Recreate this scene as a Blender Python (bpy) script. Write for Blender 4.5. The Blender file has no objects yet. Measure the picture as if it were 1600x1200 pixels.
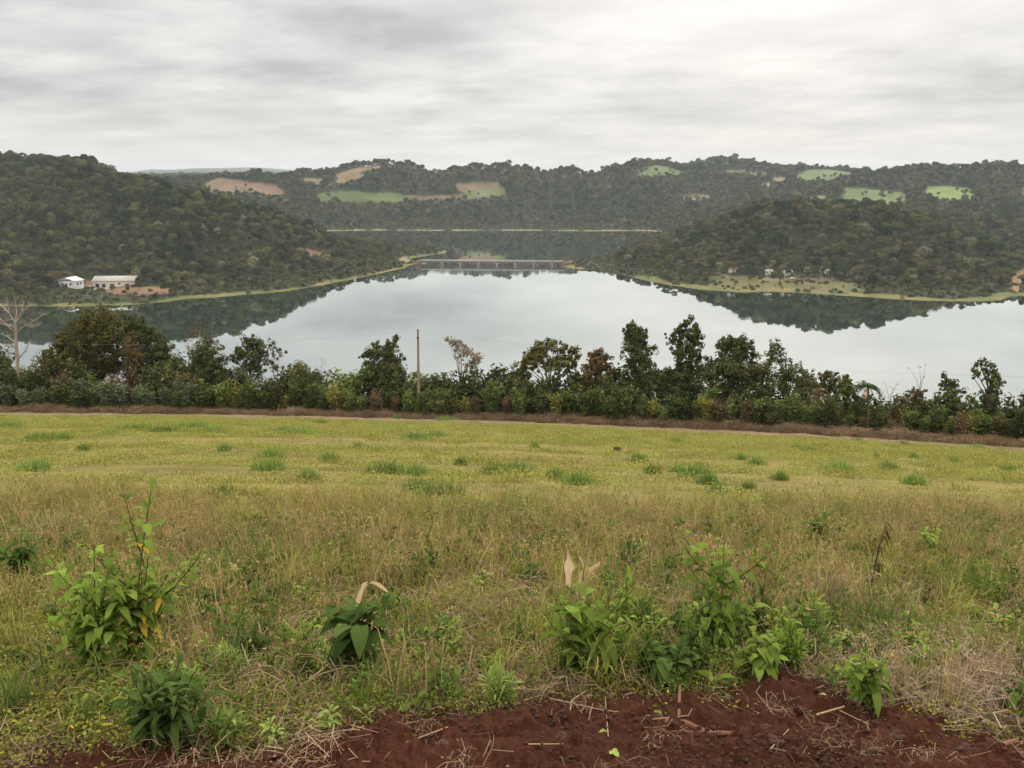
import bpy, math, random
import numpy as np
from math import radians, tan, atan, sin, cos, pi

# ---------------------------------------------------------------- camera, sky, sun, exposure
F = 1330.0
PITCH = atan(325 / F)
CAMZ = 75.0
scene = bpy.context.scene
cam_d = bpy.data.cameras.new('camera')
cam = bpy.data.objects.new('camera', cam_d)
scene.collection.objects.link(cam)
cam.location = (0, 0, CAMZ)
cam.rotation_euler = (pi / 2 - PITCH, 0, 0)
cam_d.sensor_fit = 'HORIZONTAL'
cam_d.angle = 2 * atan(800 / F)
cam_d.clip_start = 0.05
cam_d.clip_end = 30000
scene.camera = cam
scene.view_settings.view_transform = 'Standard'
scene.view_settings.look = 'None'
scene.view_settings.gamma = 1
scene.view_settings.exposure = 0.18
scene.view_settings.use_curve_mapping = False
scene.cycles.max_bounces = 6
scene.cycles.diffuse_bounces = 2
scene.cycles.glossy_bounces = 2
scene.cycles.transmission_bounces = 3
scene.cycles.volume_bounces = 1
scene.cycles.transparent_max_bounces = 6
scene.cycles.use_denoising = True
scene.cycles.denoiser = 'OPENIMAGEDENOISE'
scene.cycles.denoising_input_passes = 'RGB_ALBEDO_NORMAL'
scene.cycles.sample_clamp_indirect = 3.0

HAZE = 0.75e-4
SUN_EL, SUN_AZ = 34.0, 16.0        # degrees; azimuth to the right of the view axis (+Y)
world = bpy.data.worlds.new('World')
scene.world = world
world.use_nodes = True


class NT:
    """small wrapper that makes node trees short to write"""
    def __init__(s, nt):
        s.nt = nt
        nt.nodes.clear()

    def n(s, typ, **kw):
        nd = s.nt.nodes.new(typ)
        ins = kw.pop('ins', {})
        for k, v in kw.items():
            setattr(nd, k, v)
        for k, v in ins.items():
            if isinstance(v, tuple) and len(v) == 2 and isinstance(v[0], bpy.types.Node):
                s.nt.links.new(v[0].outputs[v[1]], nd.inputs[k])
            elif isinstance(v, bpy.types.Node):
                s.nt.links.new(v.outputs[0], nd.inputs[k])
            else:
                nd.inputs[k].default_value = v
        return nd

    def m(s, op, a, b=0.0, c=0.0, clamp=False):
        return s.n('ShaderNodeMath', operation=op, use_clamp=clamp, ins={0: a, 1: b, 2: c})

    def mix(s, f, a, b, blend='MIX'):
        nd = s.nt.nodes.new('ShaderNodeMix')
        nd.data_type = 'RGBA'
        nd.blend_type = blend
        for i, v in ((0, f), (6, a), (7, b)):
            if isinstance(v, tuple) and len(v) == 2 and isinstance(v[0], bpy.types.Node):
                s.nt.links.new(v[0].outputs[v[1]], nd.inputs[i])
            elif isinstance(v, bpy.types.Node):
                s.nt.links.new(v.outputs[2] if v.bl_idname == 'ShaderNodeMix' else v.outputs[0], nd.inputs[i])
            else:
                nd.inputs[i].default_value = (v if i == 0 else (*v, 1.0))
        return nd

    def ramp(s, f, stops):
        nd = s.n('ShaderNodeValToRGB', ins={0: f})
        cr = nd.color_ramp
        while len(cr.elements) < len(stops):
            cr.elements.new(0.5)
        for e, (p, c) in zip(cr.elements, stops):
            e.position = p
            e.color = (*c, 1) if len(c) == 3 else c
        return nd

    def noise(s, vec, scale, detail=3, rough=0.55):
        return s.n('ShaderNodeTexNoise', ins={'Vector': vec, 'Scale': scale, 'Detail': detail, 'Roughness': rough})


w = NT(world.node_tree)
tc = w.n('ShaderNodeTexCoord')
sep = w.n('ShaderNodeSeparateXYZ', ins={0: (tc, 'Generated')})
zc = w.m('ADD', w.m('MAXIMUM', (sep, 2), 0.0), 0.13)
ux = w.m('DIVIDE', (sep, 0), zc)
uy = w.m('DIVIDE', (sep, 1), zc)
pv = w.n('ShaderNodeCombineXYZ', ins={0: w.m('MULTIPLY', ux, 1.0), 1: uy, 2: 1.7})
n1 = w.noise(pv, 1.15, 6, 0.55)
pv2 = w.n('ShaderNodeCombineXYZ', ins={0: w.m('MULTIPLY', ux, 0.8), 1: w.m('ADD', uy, w.m('MULTIPLY', ux, 0.12)), 2: 4.0})
n2 = w.noise(pv2, 2.2, 7, 0.56)
nn = w.m('ADD', w.m('MULTIPLY', n1, 0.5), w.m('MULTIPLY', n2, 0.5))
# glow of the hidden sun behind the cloud layer
sd = (sin(radians(SUN_AZ)) * cos(radians(SUN_EL)), cos(radians(SUN_AZ)) * cos(radians(SUN_EL)), sin(radians(SUN_EL)))
dot = w.n('ShaderNodeVectorMath', operation='DOT_PRODUCT', ins={0: (tc, 'Generated'), 1: sd})
glow = w.n('ShaderNodeMapRange', interpolation_type='SMOOTHSTEP', ins={0: (dot, 1), 1: 0.84, 2: 0.98, 3: 0.0, 4: 1.0})
cloud = w.ramp(nn, [(0.37, (0.42, 0.41, 0.41)), (0.48, (0.56, 0.545, 0.535)), (0.60, (0.72, 0.695, 0.665))])
hor = w.n('ShaderNodeMapRange', interpolation_type='SMOOTHSTEP', ins={0: (sep, 2), 1: 0.0, 2: 0.11, 3: 1.0, 4: 0.0})
c1 = w.mix(w.m('MULTIPLY', hor, 0.65), cloud, (0.66, 0.645, 0.63))
zen = w.n('ShaderNodeMapRange', interpolation_type='SMOOTHSTEP', ins={0: (sep, 2), 1: 0.30, 2: 0.75, 3: 1.0, 4: 3.3})
c2 = w.mix(w.m('MULTIPLY', glow, 0.8), c1, (1.12, 1.05, 0.97))
c3 = w.mix(w.m('MULTIPLY_ADD', zen, 0.4, -0.4, clamp=True), (c2, 2), (0.68, 0.62, 0.53))
sc_ = w.n('ShaderNodeVectorMath', operation='SCALE', ins={0: (c3, 2), 'Scale': w.m('MULTIPLY', zen, 10.8)})
sky = w.n('ShaderNodeTexSky', sky_type='NISHITA', sun_disc=False)
sky.sun_elevation = radians(SUN_EL)
sky.sun_rotation = radians(SUN_AZ)
sky_c = w.mix(0.93, sky, (sc_, 0))
bg = w.n('ShaderNodeBackground', ins={0: (sky_c, 2), 1: 0.1})
w.n('ShaderNodeOutputWorld', ins={0: bg})

sun_d = bpy.data.lights.new('sun', 'SUN')
sun_d.energy = 1.5
sun_d.angle = radians(14)
sun_d.color = (1.0, 0.95, 0.87)
sun = bpy.data.objects.new('sun', sun_d)
scene.collection.objects.link(sun)
from mathutils import Vector
sun.rotation_euler = Vector(sd).to_track_quat('Z', 'Y').to_euler()

# ---------------------------------------------------------------- helpers
rng = np.random.default_rng(7)
random.seed(7)
COL = scene.collection


def tag(o, label=None, cat=None, group=None, kind=None):
    if label: o['label'] = label
    if cat: o['category'] = cat
    if group: o['group'] = group
    if kind: o['kind'] = kind
    return o


def empty(name, loc, label, cat, group=None, rz=0.0):
    o = bpy.data.objects.new(name, None)
    COL.objects.link(o)
    o.location = loc
    o.rotation_euler = (0, 0, rz)
    o.empty_display_size = 0.2
    return tag(o, label, cat, group)


def mk(name, V, Q, mats, mi=None, parent=None, var=None, link=True, smooth=False):
    """one mesh object out of vertex and quad arrays"""
    V = np.asarray(V, dtype=np.float32).reshape(-1, 3)
    Q = np.asarray(Q, dtype=np.int32).reshape(-1, 4)
    me = bpy.data.meshes.new(name)
    me.vertices.add(len(V))
    me.vertices.foreach_set('co', V.ravel())
    me.loops.add(len(Q) * 4)
    me.loops.foreach_set('vertex_index', Q.ravel())
    me.polygons.add(len(Q))
    me.polygons.foreach_set('loop_start', np.arange(0, len(Q) * 4, 4, dtype=np.int32))
    if not isinstance(mats, (list, tuple)): mats = [mats]
    for m in mats: me.materials.append(m)
    if mi is not None: me.polygons.foreach_set('material_index', np.asarray(mi, dtype=np.int32))
    if var is not None:
        a = me.attributes.new('var', 'FLOAT', 'POINT')
        a.data.foreach_set('value', np.asarray(var, dtype=np.float32))
    if smooth: me.polygons.foreach_set('use_smooth', np.ones(len(Q), dtype=bool))
    me.update(calc_edges=True)
    o = bpy.data.objects.new(name, me)
    if link: COL.objects.link(o)
    if parent: o.parent = parent
    return o


class Geo:
    """collects quads with a per-vertex variation value and a material slot"""
    def __init__(s): s.V, s.Q, s.M, s.A, s.n = [], [], [], [], 0

    def add(s, V, Q, mat=0, var=None):
        V = np.asarray(V, dtype=float).reshape(-1, 3); Q = np.asarray(Q, dtype=int).reshape(-1, 4)
        s.V.append(V); s.Q.append(Q + s.n); s.M.append(np.full(len(Q), mat)); s.n += len(V)
        s.A.append(np.full(len(V), 0.5) if var is None else (np.full(len(V), var) if np.isscalar(var) else np.asarray(var)))
        return s

    def tube(s, pts, radii, k=5, mat=0, var=0.5):
        pts = np.asarray(pts, float); n = len(pts)
        d = np.gradient(pts, axis=0)
        d /= np.linalg.norm(d, axis=1)[:, None] + 1e-9
        ref = np.array([0.0, 0.0, 1.0]) if abs(d[0][2]) < 0.9 else np.array([1.0, 0.0, 0.0])
        a = np.cross(d, ref); a /= np.linalg.norm(a, axis=1)[:, None] + 1e-9
        b = np.cross(d, a)
        th = np.linspace(0, 2 * pi, k, endpoint=False)
        r = np.asarray(radii, float) * np.ones(n)
        ring = pts[:, None, :] + r[:, None, None] * (np.cos(th)[None, :, None] * a[:, None, :] + np.sin(th)[None, :, None] * b[:, None, :])
        i = np.arange(n - 1)[:, None] * k; j = np.arange(k)[None, :]; j2 = (j + 1) % k
        Q = np.stack([i + j, i + j2, i + k + j2, i + k + j], -1).reshape(-1, 4)
        return s.add(ring.reshape(-1, 3), Q, mat, var)

    def box(s, lo, hi, mat=0, var=0.5):
        x0, y0, z0 = lo; x1, y1, z1 = hi
        V = [(x0, y0, z0), (x1, y0, z0), (x1, y1, z0), (x0, y1, z0), (x0, y0, z1), (x1, y0, z1), (x1, y1, z1), (x0, y1, z1)]
        Q = [(0, 3, 2, 1), (4, 5, 6, 7), (0, 1, 5, 4), (1, 2, 6, 5), (2, 3, 7, 6), (3, 0, 4, 7)]
        return s.add(V, Q, mat, var)

    def leaves(s, C, N, size, aspect=0.6, mat=0, var=None):
        """rhombic leaf faces at C with normals N"""
        C = np.asarray(C, float); n = len(C)
        if n == 0: return s
        N = N / (np.linalg.norm(N, axis=1)[:, None] + 1e-9)
        t = np.cross(N, rng.normal(size=(n, 3))); t /= np.linalg.norm(t, axis=1)[:, None] + 1e-9
        b = np.cross(N, t)
        L = (np.ones(n) * size)[:, None]; W = L * aspect
        V = np.stack([C - t * L, C + b * W - N * L * .15, C + t * L, C - b * W - N * L * .15], 1)
        Q = np.arange(n * 4).reshape(-1, 4)
        v = rng.random(n) if var is None else np.ones(n) * var
        return s.add(V, Q, mat, np.repeat(v, 4))

    def build(s, name, mats, parent=None, link=True, smooth=False, sub=None):
        M = np.concatenate(s.M)
        return mk(name, np.concatenate(s.V), np.concatenate(s.Q), mats, M, parent, np.concatenate(s.A), link, smooth)


def ray(px, py):
    u = (np.asarray(px, float) - 800) / F; v = (np.asarray(py, float) - 600) / F
    dy = cos(PITCH) - v * sin(PITCH); dz = -sin(PITCH) - v * cos(PITCH)
    return u / dy, dz / dy


def at(px, py, Y):
    a, b = ray(px, py)
    return np.array([a * Y, Y * np.ones_like(a), CAMZ + b * Y])


def on_z(px, py, z=0.0):
    a, b = ray(px, py)
    Y = (z - CAMZ) / b
    return np.array([a * Y, Y, z + 0 * Y])


def proj(x, y, z):
    yy = np.maximum(y, 0.01)
    d = yy * cos(PITCH) - (z - CAMZ) * sin(PITCH)
    up = yy * sin(PITCH) + (z - CAMZ) * cos(PITCH)
    return 800 + F * x / d, 600 - F * up / d


def _h(ix, iy, seed):
    n = (ix * 374761393 + iy * 668265263 + seed * 1442695041) & 0xffffffff
    n = ((n ^ (n >> 13)) * 1274126177) & 0xffffffff
    return ((n ^ (n >> 16)) & 0xffff) / 65535.0


def vnoise(x, y, seed=0):
    x = np.asarray(x, float); y = np.asarray(y, float)
    ix = np.floor(x).astype(np.int64); iy = np.floor(y).astype(np.int64)
    fx = x - ix; fy = y - iy
    fx = fx * fx * (3 - 2 * fx); fy = fy * fy * (3 - 2 * fy)
    return ((_h(ix, iy, seed) * (1 - fx) + _h(ix + 1, iy, seed) * fx) * (1 - fy)
            + (_h(ix, iy + 1, seed) * (1 - fx) + _h(ix + 1, iy + 1, seed) * fx) * fy) * 2 - 1


def fbm(x, y, oct=4, seed=0):
    s = 0; a = 1.0
    for k in range(oct):
        s = s + a * vnoise(x * 2 ** k, y * 2 ** k, seed + k * 17); a *= 0.5
    return s


def sstep(a, b, x):
    t = np.clip((x - a) / (b - a), 0, 1)
    return t * t * (3 - 2 * t)


def inside(px, py, poly):
    c = np.zeros(np.shape(px), bool)
    n = len(poly)
    for i in range(n):
        x1, y1 = poly[i]; x2, y2 = poly[(i + 1) % n]
        if y1 == y2: continue
        c ^= ((y1 > py) != (y2 > py)) & (px < (x2 - x1) * (py - y1) / (y2 - y1) + x1)
    return c


def seg_dist(x, y, poly, closed=True):
    d = np.full(np.shape(x), 1e9)
    n = len(poly)
    for i in range(n if closed else n - 1):
        x1, y1 = poly[i]; x2, y2 = poly[(i + 1) % n]
        dx, dy = x2 - x1, y2 - y1
        t = np.clip(((x - x1) * dx + (y - y1) * dy) / (dx * dx + dy * dy + 1e-9), 0, 1)
        d = np.minimum(d, np.hypot(x - x1 - t * dx, y - y1 - t * dy))
    return d

# ---------------------------------------------------------------- materials
MAT = {}


def leaf_mat(name, a, b, objvar=0.35, trans=0.25, gloss=0.0, hue=None):
    m = bpy.data.materials.new(name); m.use_nodes = True
    t = NT(m.node_tree)
    at_ = t.n('ShaderNodeAttribute', attribute_name='var')
    oi = t.n('ShaderNodeObjectInfo')
    c = t.mix((at_, 'Fac'), a, b)
    if hue:
        c = t.mix(t.m('MULTIPLY', (oi, 'Random'), 0.75), c, hue)
    val = t.m('ADD', t.m('MULTIPLY', t.m('FRACT', t.m('MULTIPLY', (oi, 'Random'), 7.13)), objvar * 2), 1 - objvar)
    hs = t.n('ShaderNodeHueSaturation', ins={'Value': val, 'Color': (c, 2)})
    d = t.n('ShaderNodeBsdfDiffuse', ins={0: hs})
    sh = d
    if trans:
        tr = t.n('ShaderNodeBsdfTranslucent', ins={0: hs})
        sh = t.n('ShaderNodeMixShader', ins={0: trans, 1: d, 2: tr})
    if gloss:
        g = t.n('ShaderNodeBsdfGlossy', ins={0: (0.8, 0.85, 0.9, 1), 'Roughness': 0.42})
        sh = t.n('ShaderNodeMixShader', ins={0: gloss, 1: sh, 2: g})
    t.n('ShaderNodeOutputMaterial', ins={0: sh})
    MAT[name] = m
    return m


def solid(name, a, b=None, scale=3.0, rough=0.85, bump=0.0, emit=None):
    m = bpy.data.materials.new(name); m.use_nodes = True
    t = NT(m.node_tree)
    tc = t.n('ShaderNodeTexCoord')
    nz = t.noise((tc, 'Object'), scale, 5, 0.6)
    c = t.mix(nz, a, b or tuple(x * 0.65 for x in a))
    bs = t.n('ShaderNodeBsdfPrincipled', ins={'Base Color': (c, 2), 'Roughness': rough})
    if bump:
        bp = t.n('ShaderNodeBump', ins={'Height': nz, 'Strength': bump, 'Distance': 0.05})
        t.nt.links.new(bp.outputs[0], bs.inputs['Normal'])
    t.n('ShaderNodeOutputMaterial', ins={0: bs})
    MAT[name] = m
    return m


leaf_mat('forest', (0.022, 0.034, 0.011), (0.075, 0.092, 0.030), 0.62, 0.08, hue=(0.085, 0.078, 0.034))
leaf_mat('forest_deep', (0.014, 0.024, 0.010), (0.045, 0.060, 0.022), 0.5, 0.05)
leaf_mat('forest_pale', (0.11, 0.115, 0.06), (0.20, 0.195, 0.11), 0.4, 0.1)
leaf_mat('forest_brown', (0.065, 0.056, 0.030), (0.13, 0.112, 0.062), 0.4, 0.1, hue=(0.07, 0.075, 0.028))
leaf_mat('tree_dark', (0.030, 0.043, 0.015), (0.13, 0.145, 0.052), 0.3, 0.22)
leaf_mat('tree_olive', (0.060, 0.063, 0.018), (0.165, 0.155, 0.052), 0.25, 0.2)
leaf_mat('tree_brown', (0.065, 0.045, 0.018), (0.17, 0.118, 0.05), 0.25, 0.2)
leaf_mat('tree_tan', (0.22, 0.16, 0.095), (0.40, 0.31, 0.20), 0.15, 0.2)
leaf_mat('shrub_green', (0.065, 0.105, 0.028), (0.20, 0.245, 0.08), 0.28, 0.25)
leaf_mat('shrub_grey', (0.075, 0.11, 0.055), (0.19, 0.24, 0.12), 0.22, 0.25)
leaf_mat('shrub_lime', (0.13, 0.15, 0.035), (0.29, 0.29, 0.08), 0.2, 0.25)
leaf_mat('shrub_brown', (0.10, 0.072, 0.038), (0.20, 0.15, 0.08), 0.2, 0.25)
leaf_mat('palm_green', (0.04, 0.06, 0.02), (0.09, 0.12, 0.045), 0.2, 0.25)
leaf_mat('dry_brush', (0.15, 0.095, 0.06), (0.36, 0.27, 0.175), 0.38, 0.15)
leaf_mat('dry_straw', (0.20, 0.135, 0.075), (0.46, 0.35, 0.22), 0.25, 0.25)
leaf_mat('straw_pale', (0.14, 0.10, 0.07), (0.42, 0.34, 0.25), 0.35, 0.1)
leaf_mat('dry_litter', (0.10, 0.06, 0.038), (0.34, 0.25, 0.165), 0.35, 0.1)
leaf_mat('dry_stem', (0.19, 0.135, 0.055), (0.44, 0.34, 0.16), 0.3, 0.25)
leaf_mat('grass_green', (0.075, 0.12, 0.028), (0.19, 0.245, 0.07), 0.25, 0.3)
leaf_mat('grass_olive', (0.15, 0.155, 0.035), (0.36, 0.335, 0.10), 0.28, 0.3)
leaf_mat('grass_bright', (0.10, 0.17, 0.04), (0.21, 0.31, 0.08), 0.2, 0.35)
leaf_mat('field_mat', (0.195, 0.185, 0.048), (0.335, 0.315, 0.082), 0.32, 0.2, hue=(0.165, 0.215, 0.058))
leaf_mat('cover_leaf', (0.12, 0.145, 0.026), (0.36, 0.34, 0.07), 0.35, 0.35)
leaf_mat('cover_deep', (0.075, 0.115, 0.022), (0.21, 0.26, 0.06), 0.3, 0.35)
leaf_mat('weed_leaf', (0.06, 0.115, 0.017), (0.24, 0.33, 0.065), 0.18, 0.35)
leaf_mat('weed_dark', (0.032, 0.066, 0.016), (0.10, 0.155, 0.042), 0.15, 0.3)
leaf_mat('weed_pale', (0.15, 0.23, 0.05), (0.33, 0.42, 0.115), 0.15, 0.35)
leaf_mat('leaf_yellow', (0.55, 0.38, 0.05), (0.65, 0.46, 0.08), 0.05, 0.3)
leaf_mat('corn_dry', (0.38, 0.26, 0.14), (0.62, 0.48, 0.30), 0.1, 0.3)
leaf_mat('petal', (0.75, 0.55, 0.03), (0.85, 0.68, 0.05), 0.1, 0.2)
leaf_mat('weed_stem', (0.06, 0.035, 0.022), (0.14, 0.11, 0.04), 0.2, 0.0)
solid('bark', (0.16, 0.13, 0.10), (0.07, 0.055, 0.042), 6, 0.95, 0.5)
solid('bark_pale', (0.42, 0.37, 0.32), (0.24, 0.20, 0.17), 5, 0.95, 0.4)
solid('pole_wood', (0.33, 0.26, 0.20), (0.19, 0.14, 0.10), 3, 0.9, 0.4)
solid('metal_dark', (0.03, 0.03, 0.035), (0.05, 0.05, 0.05), 3, 0.6)
solid('wire', (0.30, 0.27, 0.22), (0.2, 0.2, 0.2), 3, 0.5)
solid('concrete', (0.17, 0.155, 0.14), (0.09, 0.08, 0.072), 1.2, 0.9, 0.3)
solid('pier_grey', (0.34, 0.32, 0.29), (0.2, 0.185, 0.17), 0.6, 0.9)
solid('embankment', (0.16, 0.10, 0.07), (0.08, 0.06, 0.04), 0.5, 0.95)
solid('rail_white', (0.72, 0.70, 0.66), (0.36, 0.33, 0.30), 0.6, 0.8)
solid('wall_white', (0.76, 0.78, 0.80), (0.62, 0.63, 0.64), 0.8, 0.8)
solid('wall_cream', (0.78, 0.75, 0.66), (0.66, 0.62, 0.52), 0.6, 0.85)
solid('roof_grey', (0.46, 0.45, 0.41), (0.33, 0.32, 0.29), 0.7, 0.7)
solid('roof_white', (0.72, 0.73, 0.74), (0.58, 0.58, 0.58), 0.9, 0.6)
solid('roof_clay', (0.28, 0.14, 0.09), (0.18, 0.09, 0.06), 1, 0.8)
solid('opening_dark', (0.012, 0.012, 0.014), (0.02, 0.02, 0.02), 1, 0.6)
solid('soil_red', (0.084, 0.031, 0.018), (0.032, 0.012, 0.0075), 45, 0.97, 0.7)
solid('wood_red', (0.23, 0.11, 0.065), (0.11, 0.045, 0.025), 12, 0.9, 0.6)
solid('wood_pale', (0.42, 0.31, 0.19), (0.24, 0.17, 0.10), 12, 0.9, 0.4)

# ---------------------------------------------------------------- terrain shape
# lake outline; pixel pairs are read off the photograph's waterline and laid on the water level z=0
shore_px = [(1660, 462), (1600, 462), (1578, 463), (1562, 469), (1540, 470.5), (1500, 470.5), (1450, 469.5), (1400, 467), (1340, 463), (1290, 459.5),
            (1240, 456.5), (1200, 455), (1165, 457), (1120, 454), (1085, 451), (1040, 444), (1005, 437), (975, 430), (955, 423), (930, 421),
            (900, 420), (892, 419), (887, 418), (878, 415.5), (878, 410), (892, 407.5), (920, 405), (958, 400), (975, 388), (1005, 374), (1045, 362.5),
            (1000, 360.5), (920, 361), (820, 360), (700, 360.5), (600, 359.5), (520, 360.5), (455, 362), (440, 368), (500, 371), (560, 379), (610, 385), (655, 389),
            (688, 390.5), (698, 393.5), (690, 396.5), (668, 399.5), (645, 403), (640, 407), (664, 408.8), (667, 412.5), (648, 412.5), (636, 415.5), (632, 419), (612, 423), (590, 428),
            (565, 433), (540, 438), (505, 445), (470, 451), (440, 455.5), (400, 459), (360, 462), (330, 465), (290, 467), (260, 471), (220, 475), (160, 478),
            (110, 479), (60, 478), (0, 478), (-100, 480)]
lake = [(-800, 520), (-800, 330), (-420, 255), (-200, 238), (0, 232), (200, 236), (420, 250), (800, 330), (800, 560)]
lake += [tuple(on_z(a, b)[:2]) for a, b in shore_px]
_px, _py = zip(*shore_px)

# edge between the mown field and the brush strip: pixel x -> (pixel y, distance)
EU = np.array([-400, 0, 400, 800, 1200, 1600, 2000]); EPY = np.array([643, 645, 649, 659, 676, 701, 722.]); EY = np.array([96, 96, 97, 92, 82, 72, 64.])
_a, _b = ray(EU, EPY)
EUU = _a; ES = -_b - 1.6 / EY


def edge_Y(u): return np.interp(u, EUU, EY)


def strip_Y(u): return 1 / (1 / edge_Y(u) + 6.5 / (F * 1.6))


def near_z(x, y):
    u = x / np.maximum(y, 4.0)
    u = np.clip(u, -0.9, 0.9)
    ye = edge_Y(u); s = np.interp(u, EUU, ES)
    yy = np.maximum(y, 0)
    z = CAMZ - 1.6 - s * np.minimum(yy, ye)
    over = np.maximum(yy - ye, 0)
    z = z - np.where(over < 14, 0.16 * over, 0.16 * 14 + 0.42 * (over - 14))
    z = z + 0.7 * np.exp(-((yy - ye - 3.4) / 2.0) ** 2) * (0.7 + 0.5 * vnoise(x * .13, y * .13, 3)) * (y > 0)
    z = z - np.minimum(y, 0) * 0.03
    amp = 0.02 + 0.08 * sstep(10, 60, y)
    z = z + amp * fbm(x * .35, y * .35, 3, 5) + 0.012 * fbm(x * 3, y * 3, 2, 9)
    return z


# control points of the far land: (px, py, distance, canopy height to take off)
CP = [(-150, 232, 960, 9), (0, 243, 960, 9), (80, 246, 960, 9), (150, 256, 950, 9), (178, 266, 900, 9), (0, 268, 800, 8), (90, 268, 800, 8), (170, 270, 800, 8),
      (230, 274, 800, 8), (260, 288, 760, 8), (300, 303, 730, 8), (350, 320, 712, 8), (400, 328, 720, 8), (450, 341, 740, 8), (500, 362, 745, 8),
      (540, 386, 750, 8), (600, 390, 775, 8), (660, 390, 845, 7), (0, 350, 660, 8), (150, 350, 665, 8), (300, 365, 640, 8), (400, 385, 640, 8), (480, 405, 680, 8),
      (0, 420, 580, 8), (150, 425, 590, 8), (300, 425, 600, 8), (105, 450, 548, 0), (180, 450, 552, 0), (250, 452, 552, 0),
      # brown hills and the flat-topped hill
      (270, 276, 2200, 8), (330, 272, 2200, 8), (400, 268, 2200, 8), (470, 265, 2200, 8), (530, 261, 2250, 8), (556, 251, 2300, 8), (600, 246, 2300, 8),
      (640, 252, 2300, 8), (690, 265, 2250, 8), (760, 272, 2200, 8), (575, 262, 2150, 0), (545, 276, 2000, 0), (620, 280, 1950, 8), (700, 284, 1900, 8), (780, 287, 1880, 0),
      (720, 300, 1760, 0), (500, 319, 1480, 0), (510, 302, 1660, 0), (560, 299, 1700, 0), (640, 309, 1620, 0), (700, 312, 1560, 0), (760, 306, 1680, 0), (830, 276, 2100, 8),
      (855, 296, 1750, 8), (880, 322, 1500, 8), (700, 326, 1420, 8), (600, 328, 1400, 8), (520, 338, 1330, 8), (350, 284, 1900, 0), (420, 292, 1800, 0), (310, 300, 1700, 0),
      (440, 303, 1680, 0), (450, 275, 2050, 8), (700, 340, 1300, 9), (850, 340, 1300, 9), (560, 344, 1290, 9), (950, 342, 1300, 9),
      # beyond
      (730, 256, 3600, 8), (750, 254, 3600, 8), (770, 253, 3600, 8), (830, 260, 3600, 8), (870, 266, 3400, 8), (950, 265, 3200, 8), (900, 264, 3300, 8), 
      # centre right
      (985, 255, 2600, 8), (1030, 253, 2600, 8), (1000, 267, 2300, 0), (1100, 263, 2420, 0), (1110, 254.5, 2600, 0), (1160, 253, 2600, 4), (1200, 257, 2550, 8), (1240, 260, 2500, 8),
      (1330, 267, 2250, 8), (1270, 276, 2100, 0), (1290, 266, 2350, 0), (950, 288, 2000, 8), (1000, 304, 1750, 8), (1100, 300, 1800, 8), (1000, 332, 1420, 8), (1100, 330, 1400, 8),
      (1180, 284, 2000, 0), (1200, 304, 1700, 8), (930, 320, 1500, 8), (1130, 280, 2050, 8),
      # right ridge
      (1345, 274, 1750, 8), (1390, 266, 1650, 8), (1430, 262, 1550, 8), (1500, 265, 1480, 8), (1560, 261, 1430, 8), (1640, 262, 1430, 8), (1330, 296, 1450, 0), (1400, 299, 1400, 0),
      (1320, 311, 1300, 0), (1410, 315, 1220, 0), (1450, 292, 1380, 0), (1518, 295, 1350, 0), (1480, 307, 1230, 0), (1540, 326, 1120, 8), (1600, 297, 1300, 0), (1600, 326, 1130, 8),
      (1590, 368, 960, 0), (1540, 372, 950, 0), (1230, 310, 1500, 8),
      # right hill
      (985, 398, 800, 8), (1040, 382, 800, 8), (1080, 364, 800, 8), (1130, 339, 790, 8), (1165, 320, 780, 8), (1210, 311, 770, 8), (1260, 321, 720, 8), (1320, 320, 712, 8),
      (1380, 326, 725, 8), (1440, 338, 720, 8), (1480, 354, 715, 8), (1530, 374, 780, 8), (1600, 379, 770, 8), (1200, 385, 660, 8), (1300, 385, 645, 8), (1400, 390, 645, 8),
      (1500, 405, 645, 8), (1050, 412, 690, 8), (1150, 438, 598, 0), (1250, 440, 598, 0), (1350, 425, 610, 6), (1500, 430, 610, 6), (1590, 430, 620, 0), (1100, 425, 630, 0),
      # far mountains
      (200, 271, 8000, 0), (235, 265, 8000, 0), (265, 266, 8000, 0), (310, 263, 8000, 0), (345, 263.5, 8000, 0), (385, 262, 8000, 0), (430, 264, 8000, 0), (480, 268, 8000, 0)]
CZ = [(-150, 1200, 60), (100, 1200, 60), (300, 1200, 30), (400, 1150, 12), (100, 1700, 60), (-200, 2400, 60), (80, 2400, 60), (500, 1150, 6), (400, 900, 22), (500, 900, 8), (300, 950, 40), (1300, 850, 28),
      (1200, 930, 20), (1350, 930, 22), (1480, 900, 20), (1150, 1150, 14), (1300, 1080, 26), (1080, 960, 8), (1750, 1450, 105), (1750, 800, 45), (1750, 620, 8), (1900, 2500, 100),
      (1500, 2200, 60), (1250, 3200, 60), (1000, 3200, 60), (-300, 700, 70), (-300, 560, 12), (1500, 4000, 75), (1000, 5000, 75),
      (600, 5000, 75), (200, 4500, 70), (-300, 5000, 80), (2000, 5000, 85), (800, 8000, 95), (1200, 8000, 90), (1700, 8000, 90), (0, 8000, 85), (-300, 8000, 90), (2200, 1000, 60), (560, 4500, 70)]


def squeeze(px, Y):
    """the far slopes stand close behind the far shore: their mirror image in the lake gives the distance"""
    if 640 < px < 960 and 2300 < Y < 4000: return 1470 + (Y - 2400) * .03
    k = float(np.interp(px, [955, 1100], [0.18, 0.5]))
    return 1300 + (Y - 1300) * k if 1300 < Y <= 2700 else Y


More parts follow.
